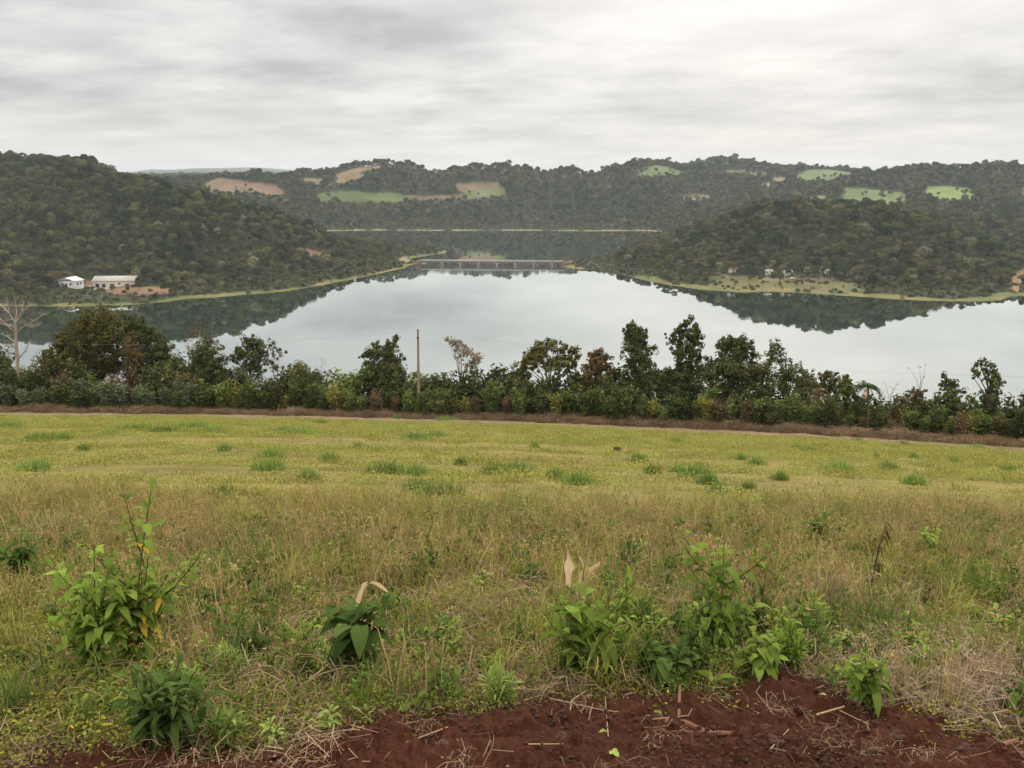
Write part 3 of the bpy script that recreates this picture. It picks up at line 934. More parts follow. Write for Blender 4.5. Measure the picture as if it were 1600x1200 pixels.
for x0_, x1_ in ((-7, -3.01), (blen + 3.01, blen + 9)):
    g = Geo(); g.box((x0_, -2.8, -2), (x1_, 2.8, 3.5)); g.build('abutment', [MAT['embankment']], br)


# ---------------------------------------------------------------- houses and sheds
def gable(name, c, L, W, H, rise, rz, wall, roof, label, cat, group=None, over=0.5, windows=(), doors=(), front='long'):
    """gabled building: length L along local x, ridge along x"""
    r = empty(name, (float(c[0]), float(c[1]), float(c[2])), label, cat, group, rz)
    g = Geo(); x, y = L / 2, W / 2
    V = [(-x, -y, -1.5), (x, -y, -1.5), (x, y, -1.5), (-x, y, -1.5), (-x, -y, H), (x, -y, H), (x, y, H), (-x, y, H), (-x, 0, H + rise), (x, 0, H + rise)]
    g.add(V, [(0, 1, 5, 4), (1, 2, 6, 5), (2, 3, 7, 6), (3, 0, 4, 7), (4, 7, 8, 8), (5, 9, 6, 6)])
    g.build('wall', [MAT[wall]], r)
    g = Geo(); o = over; k = rise / y
    for s in (-1, 1):
        e = (-x - o, s * (y + o), H - k * o + .05); f = (x + o, s * (y + o), H - k * o + .05); h = (x + o, 0, H + rise + .05); i = (-x - o, 0, H + rise + .05)
        up = np.array([0, 0, .16])
        A = [np.array(q) for q in (e, f, h, i)]
        g.add(A + [q + up for q in A], [(0, 1, 2, 3), (4, 5, 6, 7), (0, 1, 5, 4), (1, 2, 6, 5), (3, 0, 4, 7)])
    rf = g.build('roof', [MAT[roof]], r)
    for (face, a, z0, w_, h_, nm) in windows:
        g = Geo()
        if face == 'f': g.box((a - w_ / 2, -y - .06, z0), (a + w_ / 2, -y - .004, z0 + h_))
        elif face == 'r': g.box((x + .004, a - w_ / 2, z0), (x + .06, a + w_ / 2, z0 + h_))
        else: g.box((-x - .06, a - w_ / 2, z0), (-x - .004, a + w_ / 2, z0 + h_))
        wn_ = g.build(nm, [MAT['opening_dark']], r)
        if nm == 'window' and w_ > .9:
            g = Geo()
            if face == 'f': g.box((a - w_ / 2 - .08, -y - .12, z0 - .1), (a + w_ / 2 + .08, -y - .064, z0 - .01))
            elif face == 'r': g.box((x + .064, a - w_ / 2 - .08, z0 - .1), (x + .12, a + w_ / 2 + .08, z0 - .01))
            else: g.box((-x - .12, a - w_ / 2 - .08, z0 - .1), (-x - .064, a + w_ / 2 + .08, z0 - .01))
            g.build('sill', [MAT[wall]], wn_)
    return r


def onfar(px, py, y0=500, y1=1000):
    """point of the far land met by a sight line"""
    a, b = ray(px, py)
    Y = np.arange(y0, y1, 1.0)
    z, _ = ground(a * Y, Y)
    m = (CAMZ + b * Y) < z
    k = int(np.argmax(m)) if m.any() else len(Y) - 1
    return np.array([a * Y[k], Y[k], z[k]])


c = onfar(107, 449)
gable('white_house', (c[0], c[1] + 4, c[2] + .1), 9, 11.5, 4.0, 1.9, radians(78), 'wall_white', 'roof_white', 'small white house with a gabled front, at the foot of the left hill', 'house',
      windows=[('l', -3.2, 1.2, 1.3, 1.5, 'window'), ('l', 3.0, 1.2, 1.3, 1.5, 'window'), ('l', 0, 0.1, 1.5, 2.3, 'door'), ('f', -1, 1.2, 1.4, 1.5, 'window'), ('f', 2, 1.2, 1.4, 1.5, 'window')])
c = onfar(177, 450)
sh = gable('long_shed', (c[0], c[1] + 6, c[2] + .1), 26, 12, 4.6, 2.3, radians(5), 'wall_cream', 'roof_grey', 'long cream shed with a low grey roof on the red yard, left shore', 'shed', over=.7,
           windows=[('f', -10.4, 0.3, 2.4, 2.5, 'opening'), ('f', -6.4, 0.3, 2.2, 2.2, 'opening'), ('f', -1.0, 0.3, 2.6, 2.2, 'opening'), ('f', 3.6, 2.2, 1.6, 1.0, 'window'), ('f', 8.4, 0.3, 2.6, 2.2, 'opening'), ('l', 0, .3, 3, 3, 'door')])
for (px, py, L, W, H, ri, rz, wa, ro, nm, lab) in (
        (1232, 432, 8, 5, 3.0, 1.0, .35, 'wall_cream', 'roof_white', 'farm_house', 'small farm house with a bright white roof beside the pale fence posts, right shore'),
        (1290, 430, 7, 5, 3.2, .8, -.1, 'wall_cream', 'roof_white', 'open_shed', 'low shed with a pale flat-looking roof, farthest right of the right shore buildings'),
        (1203, 431, 6, 5, 2.8, 1.0, .1, 'wall_white', 'roof_grey', 'farm_house', 'little grey-roofed house half hidden by trees on the right shore'),
        (1147, 428, 7, 5, 3.2, 1.0, .5, 'wall_white', 'roof_clay', 'farm_house', 'small white house among pale bare trees, leftmost on the right shore')):
    c = onfar(px, py)
    gable(nm, (c[0], c[1] + 4, c[2] + .5), L * .8, W * .8, H * .85, ri, rz, wa, ro, lab, 'house' if 'house' in nm else 'shed',
          windows=[('f', -L * .25, 1.0, 1.1, 1.2, 'window'), ('f', L * .27, .1, 1.1, 2.0, 'door')])
# fence of pale posts beside the white-roofed house
f0 = onfar(1241, 433); f1 = onfar(1284, 433)
fe = empty('post_fence', tuple(float(v) for v in f0), 'row of pale wooden fence posts between two white-roofed buildings, right shore', 'fence')
for k in range(12):
    p = f0 + (f1 - f0) * k / 11 - f0; p[2] = gz(f0[0] + p[0], f0[1] + p[1]) - f0[2]
    g = Geo(); g.tube([(p[0], p[1], -.3 + p[2]), (p[0], p[1], 2.0 + p[2] + rng.uniform(-.2, .3))], [.14, .12], 5); g.build('post', [MAT['wall_cream']], fe)
g = Geo(); d_ = f1 - f0
for hh in (.8, 1.5):
    g.tube([(0, 0, hh), tuple(d_ + np.array([0, 0, hh]))], [.03, .03], 4)
g.build('rail', [MAT['wire']], fe)
c = onfar(1239, 437)
vg = empty('parked_car', tuple(float(v) for v in c), 'small white car parked below the white-roofed farm house on the right shore', 'car', rz=.2)
g = Geo()
prof = [(-2.1, .45), (-2.1, .85), (-1.3, 1.0), (-.8, 1.42), (.7, 1.42), (1.3, 1.0), (2.1, .9), (2.1, .45)]
V = [(x, y, z) for y in (-.8, .8) for x, z in prof]; n = len(prof)
g.add(V, [(i, (i + 1) % n, n + (i + 1) % n, n + i) for i in range(n)] + [(0, 1, 6, 7), (1, 2, 5, 6), (2, 3, 4, 5), (8, 9, 14, 15), (9, 10, 13, 14), (10, 11, 12, 13)])
g.build('body', [MAT['wall_white']], vg)
for sx in (-1.3, 1.3):
    for sy in (-.82, .82):
        g = Geo(); th_ = np.linspace(0, 2 * pi, 13)[:-1]
        g.tube([(sx, sy - .1, .33), (sx, sy + .1, .33)], [.33, .33], 10); g.tube([(sx, sy - .1, .33), (sx, sy - .101, .33)], [.33, .001], 10); g.tube([(sx, sy + .1, .33), (sx, sy + .101, .33)], [.33, .001], 10)
        g.build('wheel', [MAT['opening_dark']], vg)
g = Geo(); g.box((-.95, -.807, 1.02), (.85, .807, 1.36)); g.build('window', [MAT['opening_dark']], vg)


# ---------------------------------------------------------------- utility pole and its wires
def bank(px, off=4.0):
    """ground point on the sight column px, off metres past the field edge"""
    a, _ = ray(px, 640)
    Y = edge_Y(a) + off
    for _ in range(3):
        a = ray(px, proj(a * Y, Y, gz(a * Y, Y))[1])[0]
    return np.array([float(a * Y), float(Y), gz(a * Y, Y)])


pb = bank(654.5, 2.5)
top = at(653, 518, pb[1])
ph = top[2] - pb[2]
po = empty('utility_pole', tuple(float(v) for v in pb), 'weathered grey-brown wooden utility pole standing alone at the field edge', 'pole')
g = Geo(); dx = float(top[0] - pb[0])
g.tube([(0, 0, -.5), (dx * .5, 0, ph * .5), (dx, 0, ph)], [.17, .15, .12], 10); g.tube([(dx, 0, ph), (dx, 0, ph + .01)], [.12, .001], 10)
g.build('post', [MAT['pole_wood']], po)
g = Geo(); g.tube([(dx, 0, ph - .05), (dx, 0, ph + .12), (dx, 0, ph + .25), (dx, 0, ph + .3)], [.05, .1, .08, .02], 8); g.build('insulator', [MAT['metal_dark']], po)
g = Geo(); g.box((dx - .14, -.18, ph - .75), (dx + .14, -.11, ph - .6)); g.build('bracket', [MAT['metal_dark']], po)
w0 = np.array([top[0], top[1], top[2] + .2]); wl = at(-60, 528, 104); wr = at(1720, 590, 78)
for e, nm, lab in ((wl, 'power_line', 'thin slack wire running from the pole towards the left edge'), (wr, 'power_line', 'thin slack wire running from the pole past the tall right-hand trees')):
    s = np.linspace(0, 1, 24)[:, None]
    P = w0 + (e - w0) * s; P[:, 2] -= (4 * s * (1 - s) * 1.3)[:, 0]
    g = Geo(); g.tube(P, np.full(24, .007), 4)
    tag(g.build(nm, [MAT['wire']]), lab, 'wire')


# ---------------------------------------------------------------- trees of the bank
def crown_geo(clumps, leaf, dens, base_y, jitter=.28, up=.25, depth=0.8, hollow=.55):
    """clumps in metres relative to the trunk base: (x, y, z, r)"""
    g = Geo()
    for (x, y, z, r) in clumps:
        n = max(8, int(dens * (r / .5) ** 1.9 * 105))
        m = max(7, int(n / 42))
        sub = sph(m) * (r * rng.uniform(.3, 1.2, m))[:, None] * np.array([1, 1, .9])
        sr = r * rng.uniform(.15, .5, m)
        k = rng.integers(0, m, n)
        d = sph(n)
        C = np.array([x, y, z]) + sub[k] + d * (sr[k] * (1 - .4 * rng.random(n)))[:, None]
        nr_ = d + .8 * sub[k] / r + rng.normal(size=(n, 3)) * jitter + np.array([0, 0, up])
        tone = np.clip(.5 + .22 * rng.normal(size=m)[k] + .2 * rng.normal(size=n), 0, 1)
        g.leaves(C, nr_, leaf * rng.uniform(.6, 1.35, n), .62, 0, tone)
    return g


def trunk_geo(clumps, r0, base=(0, 0), fork=.35, k=5, twigs=0, twig_len=.8):
    g = Geo()
    cs = sorted(clumps, key=lambda c_: -c_[3])
    zc = np.mean([c_[2] for c_ in clumps]); fz = max(.4, fork * zc)
    fx, fy = np.mean([c_[0] for c_ in clumps]) * .25, np.mean([c_[1] for c_ in clumps]) * .25
    g.tube([(0, 0, -.6), (fx * .3, fy * .3, fz * .5), (fx, fy, fz)], [r0 * 1.15, r0, r0 * .8], 7)
    for (x, y, z, r) in cs:
        mid = np.array([fx + (x - fx) * .35, fy + (y - fy) * .35, fz + (z - fz) * .6]) + rng.normal(size=3) * .12
        end = np.array([x, y, z + r * .4])
        g.tube([(fx, fy, fz), mid, end], [r0 * .6, r0 * .4, r0 * .12], k)
        for q_ in range(twigs):
            s0 = mid + (end - mid) * rng.uniform(.1, 1)
            d = sph(1)[0]; d[2] = abs(d[2]) * .8 + .1
            e = s0 + d * r * twig_len * rng.uniform(.6, 1.2)
            m2 = (s0 + e) / 2 + rng.normal(size=3) * .08 * r
            g.tube([s0, m2, e], [r0 * .2, r0 * .12, r0 * .05], 3)
            for q2 in range(2):
                s1_ = m2 + (e - m2) * rng.random(); g.tube([s1_, s1_ + (d + sph(1)[0] * .8) * r * .3], [r0 * .09, r0 * .04], 3)
    return g


def tree(label, pxs, off, mat, leaf=.16, dens=1.0, r0=.16, name='tree', trunk='bark', trunk_px=None, twigs=0, fork=.35, depth=1.0, cat='tree', group=None):
    """pxs: clumps as (px, py, radius in px) at the tree's own distance; built as a real volume in metres there"""
    cx = trunk_px if trunk_px else float(np.mean([p[0] for p in pxs]))
    b = bank(cx, off)
    Y = b[1]; k = Y / F * 1.03
    r = empty(name, tuple(float(v) for v in b), label, cat, group)
    cl = []
    for (px, py, pr) in pxs:
        rr = pr * k * 1.02; dy = float(rng.uniform(-.6, .6)) * rr * depth
        p = at(px, py, Y + dy)
        cl.append((p[0] - b[0], p[1] - b[1], max(p[2] - b[2], rr * .5), rr))
    full = list(cl)
    if dens >= .7:
        for i_, c_ in enumerate(cl):
            nb_ = sorted(cl, key=lambda q_: (q_[0] - c_[0]) ** 2 + (q_[2] - c_[2]) ** 2)[1:4]
            for q_ in nb_[:3]:
                full.append(((c_[0] + q_[0]) / 2, (c_[1] + q_[1]) / 2 + float(rng.uniform(-.3, .3)), (c_[2] + q_[2]) / 2, (c_[3] + q_[3]) * .36))
            if dens >= 1.0 and rng.random() < .7:
                full.append((c_[0] * .85 + float(rng.uniform(-.2, .2)), c_[1], c_[2] * float(rng.uniform(.45, .75)), c_[3] * .85))
    dens_ = dens * (.62 if len(full) > len(cl) else 1.2)
    if dens > 0:
        crown_geo(full, leaf, dens_, Y).build('crown', [MAT[mat]], r)
    trunk_geo(cl, r0, fork=fork, twigs=twigs).build('trunk', [MAT[trunk]], r)
    return r


tree('broad dark green tree crown at the far left, right beside the pale bare tree', [(62, 575, 24), (85, 560, 24), (100, 540, 20), (75, 600, 24), (105, 575, 22), (92, 520, 10), (115, 600, 22)], 9, 'tree_olive', .15, .8, twigs=1)
tree('very large domed dark tree, left of the vine-draped snag', [(118, 512, 22), (145, 498, 24), (168, 495, 22), (140, 530, 34), (172, 530, 34), (120, 560, 30), (155, 575, 34), (185, 570, 26), (130, 595, 26)], 10, 'tree_olive', .15, .8, twigs=1)
tree('large dark tree with a rusty right edge, right of the vine-draped snag', [(200, 500, 18), (222, 515, 24), (243, 540, 26), (255, 570, 26), (225, 560, 34), (262, 592, 20), (235, 600, 30), (205, 525, 24), (272, 560, 10)], 11, 'tree_dark', .15, .85, twigs=1)
tree('brown snag draped in dead vines between the two largest trees on the left', [(205, 530, 12), (210, 550, 13), (208, 575, 15), (206, 600, 17), (198, 545, 8)], 7, 'tree_brown', .13, .9, trunk='bark_pale', twigs=4)
tree('dark bushy tree behind the bare tree at the left edge', [(8, 585, 26), (30, 600, 24), (-10, 560, 26), (48, 612, 18), (10, 615, 20), (-25, 590, 30)], 12, 'tree_dark', .16, 1)
tree('thin grey airy tree top standing over the dark round tree, left of the shore water', [(300, 520, 12), (315, 512, 12), (322, 530, 14), (300, 545, 12), (292, 530, 8)], 12, 'tree_brown', .10, .35, r0=.12, trunk='bark_pale', twigs=4)
tree('dark round tree under the grey airy tree top', [(318, 540, 18), (332, 555, 20), (310, 570, 24), (335, 585, 26), (300, 595, 20), (350, 600, 16)], 7, 'tree_dark', .15, 1.1)
tree('olive green upright tree with a pale airy right side', [(392, 528, 13), (402, 540, 17), (388, 555, 17), (412, 560, 14), (375, 548, 11), (396, 585, 24), (365, 560, 12)], 8, 'tree_dark', .14, .85, twigs=2)
tree('open brownish tree with pale branches, right of the olive upright tree', [(428, 540, 12), (438, 552, 12), (422, 565, 12), (440, 575, 13)], 10, 'tree_olive', .11, .45, r0=.1, trunk='bark_pale', twigs=4)
tree('low rounded brown-green tree between the open brownish tree and the dark left-of-pole tree', [(462, 572, 15), (480, 580, 15), (498, 585, 13), (470, 595, 20), (450, 590, 14), (495, 603, 16)], 9, 'tree_olive', .13, .85)
tree('small leafless pale twiggy tree rising from the low brown-green tree', [(504, 562, 6), (510, 570, 6), (500, 575, 6)], 8, 'tree_tan', .06, .12, r0=.07, trunk='bark_pale', twigs=5)
tree('dark dense tree with a knob on top, just left of the utility pole', [(597, 545, 15), (618, 532, 7), (620, 526, 5), (585, 552, 14), (612, 555, 20), (598, 575, 26), (622, 580, 16), (572, 553, 7), (565, 557, 5), (580, 580, 16), (600, 605, 32), (560, 600, 16), (635, 603, 15)], 6, 'tree_dark', .14, 1.15)
tree('low dark tree filling the gap right of the utility pole', [(672, 607, 12), (685, 605, 11), (660, 612, 12), (690, 615, 14)], 8, 'tree_dark', .13, .9)
tree('slender pale tan tree with sparse feathery crown, right of the utility pole', [(703, 532, 6), (699, 530, 5), (712, 540, 9), (723, 538, 8), (730, 550, 9), (740, 552, 8), (749, 560, 8), (715, 556, 7), (738, 566, 8), (728, 573, 6), (745, 572, 5)], 7, 'tree_tan', .085, 1.5, r0=.10, trunk='bark_pale', trunk_px=719, twigs=4, fork=.42)
tree('small round bright-topped dark tree at the foot of the pale tan tree', [(702, 593, 10), (700, 605, 14), (712, 612, 12)], 6, 'shrub_green', .13, 1)
tree('low dark tree left of the wide olive tree', [(790, 592, 12), (800, 583, 12), (785, 605, 16), (812, 600, 16)], 10, 'tree_dark', .13, .9)
tree('wide olive and brown flat-topped tree with branches showing, right of centre', [(835, 545, 13), (850, 540, 13), (868, 540, 13), (885, 545, 12), (898, 553, 10), (828, 560, 14), (815, 568, 10), (848, 562, 20), (872, 566, 20), (892, 572, 14), (820, 580, 12), (903, 545, 5)], 8, 'tree_olive', .14, .95, twigs=3, fork=.28, trunk='bark')
tree('reddish brown tree between the wide olive tree and the tall columnar one', [(925, 555, 12), (938, 552, 11), (948, 562, 12), (930, 575, 18), (948, 585, 18), (915, 585, 16), (925, 605, 22)], 8, 'tree_brown', .14, .95)
tree('tall dark columnar tree, first of the three tallest', [(985, 508, 7), (980, 516, 7), (993, 513, 9), (1005, 518, 8), (988, 530, 17), (1008, 535, 16), (985, 555, 20), (1010, 560, 20), (992, 585, 25), (1012, 600, 24), (985, 615, 22)], 6, 'tree_dark', .14, 1.15)
tree('tall dark tree with an airy rounded top, second of the three tallest', [(1078, 503, 9), (1065, 510, 9), (1092, 515, 9), (1050, 522, 9), (1070, 525, 17), (1090, 535, 12), (1055, 545, 14), (1072, 555, 20), (1060, 580, 24), (1080, 595, 26), (1045, 600, 18), (1097, 560, 10)], 6, 'tree_dark', .14, 1.0, twigs=2)
tree('broad dark tree, rightmost of the three tallest', [(1135, 532, 10), (1150, 532, 13), (1168, 535, 11), (1122, 545, 12), (1145, 550, 20), (1172, 553, 14), (1125, 575, 20), (1155, 580, 28), (1180, 580, 14), (1140, 605, 26), (1175, 608, 20)], 6, 'tree_dark', .14, 1.15)
tree('airy dark tree with see-through top, right of the broad dark tree', [(1212, 535, 8), (1203, 545, 9), (1222, 545, 7), (1212, 558, 13), (1228, 565, 10), (1200, 570, 12), (1247, 570, 7), (1235, 580, 14), (1215, 590, 20), (1240, 600, 20), (1262, 590, 12), (1262, 607, 14)], 8, 'tree_dark', .12, .75, twigs=3)
tree('round olive-topped tree right of the airy dark tree', [(1287, 588, 11), (1302, 585, 11), (1292, 602, 16), (1312, 605, 12), (1280, 615, 14)], 9, 'tree_olive', .13, .95)
tree('small dark pointed tree left of the palm with the orange fruit', [(1322, 590, 8), (1318, 600, 12), (1328, 610, 16), (1315, 622, 16)], 7, 'tree_dark', .13, 1.1)
tree('thin leafless pale tree right of the palm with the orange fruit', [(1383, 603, 8), (1395, 610, 9), (1378, 615, 8), (1402, 600, 6)], 8, 'tree_tan', .05, .06, r0=.07, trunk='bark_pale', twigs=5)
tree('slim two-stemmed bare tree with a few last leaves on top', [(1420, 576, 3), (1436, 572, 4), (1446, 570, 3), (1443, 590, 3)], 8, 'tree_tan', .06, .5, r0=.06, trunk='bark_pale', trunk_px=1432, twigs=3, fork=.55)
tree('dark vine-covered stump of a tree below the slim two-stemmed bare tree', [(1430, 608, 6), (1420, 618, 9), (1436, 625, 12), (1425, 640, 14), (1443, 615, 7)], 6, 'tree_brown', .12, 1)
tree('rounded dark tree with a thin snag on top, left of the last tall tree', [(1475, 583, 3), (1475, 592, 5), (1486, 597, 9), (1478, 608, 12), (1495, 608, 12), (1470, 625, 16), (1490, 630, 18), (1500, 645, 16), (1470, 645, 16)], 6, 'tree_dark', .13, 1.15)
tree('leaning dark tree with a tufted left side, last tall one on the right', [(1530, 568, 7), (1540, 564, 7), (1522, 578, 6), (1550, 575, 8), (1538, 585, 9), (1555, 588, 9), (1564, 598, 8), (1548, 602, 12), (1552, 620, 14), (1545, 640, 18), (1528, 635, 10), (1562, 645, 14), (1520, 590, 4)], 6, 'tree_dark', .12, 1.15)
tree('dark tree cut off by the right edge', [(1604, 618, 9), (1610, 632, 14), (1625, 615, 16), (1598, 650, 14), (1620, 650, 20)], 6, 'tree_dark', .13, 1)
tree('low dark tree between the last tall tree and the right edge', [(1578, 648, 12), (1585, 660, 14), (1570, 665, 12)], 7, 'tree_olive', .13, 1)

# lower trees that close the belt between the tall ones
for px, ty, wd_, mt, lab in ((275, 560, 20, 'tree_olive', 'low olive tree behind the gap left of the airy grey top'), (352, 575, 18, 'tree_dark', 'low dark tree right of the dark round tree under the grey airy top'),
                             (455, 590, 18, 'tree_olive', 'low tree behind the open brownish tree with pale branches'), (535, 590, 20, 'tree_dark', 'low dark tree filling the gap left of the tree with the knob'),
                             (740, 602, 16, 'tree_olive', 'low olive tree at the foot of the slender pale tan tree, right side'), (765, 590, 15, 'tree_dark', 'low dark tree left of the small dark palm'),
                             (815, 575, 14, 'tree_dark', 'low dark tree under the left edge of the wide olive tree'), (905, 580, 16, 'tree_dark', 'low dark tree under the right edge of the wide olive tree'),
                             (962, 570, 17, 'tree_dark', 'dark tree between the reddish brown tree and the first of the tallest'), (1032, 575, 18, 'tree_dark', 'dark tree joining the first and second of the tallest'),
                             (1110, 562, 16, 'tree_dark', 'dark tree joining the second and third of the tallest'), (1190, 565, 15, 'tree_olive', 'olive tree tucked against the broad dark tree on its right side'),
                             (1262, 580, 17, 'tree_olive', 'low olive tree right of the airy dark tree with see-through top'), (1345, 618, 14, 'tree_dark', 'low dark tree behind the palm with the orange fruit'),
                             (1408, 618, 15, 'tree_olive', 'low olive tree left of the slim two-stemmed bare tree'), (1455, 622, 13, 'tree_dark', 'low dark tree right of the slim two-stemmed bare tree')):
    tree(lab, [(px - wd_ * .5, ty + wd_ * .5, wd_ * .6), (px + wd_ * .4, ty + wd_ * .45, wd_ * .55), (px, ty + wd_ * 1.3, wd_), (px - wd_ * .7, ty + wd_ * 1.8, wd_ * .8), (px + wd_ * .7, ty + wd_ * 1.9, wd_ * .85)], rng.uniform(9, 13), mt, .13, .85, group=None)

# the big bare tree on the left
b = bank(29, 5)
dt = empty('bare_tree', tuple(float(v) for v in b), 'tall pale leafless tree with spreading branches at the left edge', 'tree')
k_ = b[1] / F
def T(px, py, dy=0.0):
    p = at(px, py, b[1] + dy); return p - b
g = Geo()
g.tube([(0, 0, -.5), T(29, 600), T(27, 560), T(25, 530), T(24, 505)], [.26, .24, .2, .17, .12], 8)
mains = [[(24, 520), (10, 508), (-6, 500)], [(25, 535), (12, 527), (2, 522)], [(24, 505), (15, 490), (10, 470)], [(24, 505), (26, 485), (22, 462)], [(25, 520), (40, 508), (55, 500), (70, 490)],
         [(40, 508), (50, 512), (64, 505)], [(24, 505), (34, 488), (38, 470)], [(34, 488), (46, 478), (58, 478)], [(15, 490), (5, 480), (-8, 472)], [(24, 512), (8, 505), (-12, 485)], [(29, 560), (40, 548), (46, 535)], [(28, 545), (16, 538), (6, 540)]]
ends = []
for mm in mains:
    P = [T(x, y, rng.uniform(-1.2, 1.2) if i else 0) for i, (x, y) in enumerate(mm)]
    g.tube(P, np.linspace(.085, .03, len(P)), 5)
    for q_ in range(14):
        i = rng.integers(0, len(P) - 1); s0 = P[i] + (P[i + 1] - P[i]) * rng.random()
        d = sph(1)[0]; d[2] = abs(d[2]) * .7; e = s0 + d * rng.uniform(.4, 1.0); g.tube([s0, (s0 + e) / 2 + rng.normal(size=3) * .05, e], [.028, .02, .009], 3)
        for q2 in range(2):
            g.tube([e, e + (d + sph(1)[0] * .8) * .3], [.01, .006], 3); ends.append(e)
g.build('trunk', [MAT['bark_pale']], dt)

# ---- palms
def palm(px, top_py, off, rad_px, label, fruit=False, nfr=22):
    b = bank(px, off); k = b[1] / F
    tp = at(px, top_py, b[1]) - b
    r = empty('palm_tree', tuple(float(v) for v in b), label, 'palm tree')
    g = Geo(); g.tube([(0, 0, -.5), (tp[0] * .4, 0, tp[2] * .5), tuple(tp)], [.17, .14, .12], 7); g.build('trunk', [MAT['bark']], r)
    g = Geo(); L = rad_px * k
    for i in range(nfr):
        a = i * 2.4 + rng.uniform(-.2, .2); e = rng.uniform(-.1, 1.25)
        s = np.linspace(0, 1, 9)
        hx = L * s * cos(e * .75); hz_ = L * (s * sin(e) * .9 - s ** 2.2 * (.75 - .25 * e))
        P = np.stack([tp[0] + hx * cos(a), tp[1] + hx * sin(a), tp[2] + hz_], 1)
        g.tube(P, np.linspace(.03, .008, 9), 3)
        side = np.array([-sin(a), cos(a), 0])
        for j in range(26):
            q_ = .12 + .88 * j / 26; c_ = np.array([np.interp(q_, s, P[:, m_]) for m_ in range(3)])
            tang = np.array([cos(a), sin(a), 0]) * .5
            for sg in (-1, 1):
                d = side * sg * .8 + tang + np.array([0, 0, -.55 - .3 * rng.random()]); d /= np.linalg.norm(d)
                ll = L * .33 * (1 - .6 * abs(q_ - .4)); e_ = c_ + d * ll; wv = np.cross(d, side) * .025
                mid = c_ + d * ll * .5
                g.add([c_, mid + wv, e_, mid - wv], [(0, 1, 2, 3)], 0, rng.random())
    g.build('fronds', [MAT['palm_green']], r)
    if fruit:
        g = Geo(); d = sph(60); d = d * np.array([.22, .22, .45]) + tp + np.array([-.35, -.45, -.75])
        g.leaves(d, sph(60), .09, .9); g.build('fruit_cluster', [MAT['leaf_yellow']], r)
    return r


palm(1356, 603, 5, 23, 'palm tree with drooping fronds and an orange fruit cluster', True)
palm(781, 580, 8, 14, 'small dark palm left of the wide olive tree')

# ---- shrubs along the foot of the trees
def shrub_mesh(mat, h, w, n, leaf, upright=.5, stems=9):
    g = Geo()
    for k in range(stems):
        a = rng.random() * 2 * pi; sp_ = rng.uniform(.1, 1) * w
        e = np.array([cos(a) * sp_, sin(a) * sp_, h * rng.uniform(.55, 1.0)])
        m_ = e * np.array([.45, .45, .55])
        g.tube([(0, 0, -.3), m_, e], [.035, .022, .008], 4, 1)
        nn_ = n // stems
        q_ = rng.uniform(.12, 1.02, nn_)[:, None]
        C = np.where(q_ < .5, m_ * q_ * 2, m_ + (e - m_) * (q_ - .5) * 2) + rng.normal(size=(nn_, 3)) * np.array([.2, .2, .13]) * (w / 1.0)
        C[:, 2] = np.maximum(C[:, 2], .08)
        g.leaves(C, rng.normal(size=(nn_, 3)) * .55 + np.array([0, -.15, upright]), leaf * rng.uniform(.6, 1.3, nn_), .5, 0, np.clip(rng.normal(.5, .25) + rng.normal(size=nn_) * .2, 0, 1))
    return g


def shrub_proto(mat, *a, **k):
    g = shrub_mesh(mat, *a, **k)
    M = np.concatenate(g.M); V = np.concatenate(g.V); Q_ = np.concatenate(g.Q); A_ = np.concatenate(g.A)
    out = []
    for mi_, nm, mt in ((0, 'foliage', mat), (1, 'stems', 'bark')):
        qq = Q_[M == mi_]; us, inv = np.unique(qq, return_inverse=True)
        out.append(mk(nm, V[us], inv.reshape(-1, 4), [MAT[mt]], None, None, A_[us], link=False))
    return out


SP = {'grey': [shrub_proto('shrub_grey', 2.6, 1.0, 900, .15) for _ in range(2)], 'green': [shrub_proto('shrub_green', 2.5, 1.0, 1000, .14) for _ in range(3)],
      'lime': [shrub_proto('shrub_lime', 2.5, 1.0, 850, .14) for _ in range(2)], 'brown': [shrub_proto('shrub_brown', 2.2, .9, 600, .12) for _ in range(2)],
      'dark': [shrub_proto('tree_dark', 2.8, 1.1, 1100, .14) for _ in range(3)]}
KW = {'grey': ('grey-green', 'grey-green shrub'), 'green': ('fresh green', 'shrub'), 'lime': ('yellowish green', 'shrub'), 'brown': ('brown half-dry', 'shrub'), 'dark': ('dark green', 'shrub')}
ORD = ['nearest', 'second', 'third', 'fourth', 'fifth', 'sixth', 'seventh', 'eighth', 'ninth', 'tenth', 'eleventh', 'twelfth', 'thirteenth', 'fourteenth', 'fifteenth', 'sixteenth', 'seventeenth', 'eighteenth', 'nineteenth', 'twentieth']
rowF = []
x = -14.0
while x < 1620:
    if x < 340: kd = rng.choice(['grey', 'green', 'grey', 'dark'])
    elif x < 800: kd = rng.choice(['green', 'green', 'dark', 'lime', 'green', 'brown'])
    elif x < 1120: kd = rng.choice(['green', 'lime', 'green', 'lime', 'dark'])
    elif x < 1460: kd = rng.choice(['green', 'green', 'dark', 'brown'])
    else: kd = rng.choice(['lime', 'green', 'brown', 'dark'])
    rowF.append((x, rng.uniform(1.8, 3.4), kd, rng.uniform(.65, 1.12)))
    x += rng.uniform(15, 27)
rowB = []
x = -20.0
while x < 1625:
    rowB.append((x, rng.uniform(4.2, 6.5), rng.choice(['dark', 'green', 'dark', 'brown']), rng.uniform(.9, 1.3))); x += rng.uniform(20, 34)
POLE = 654
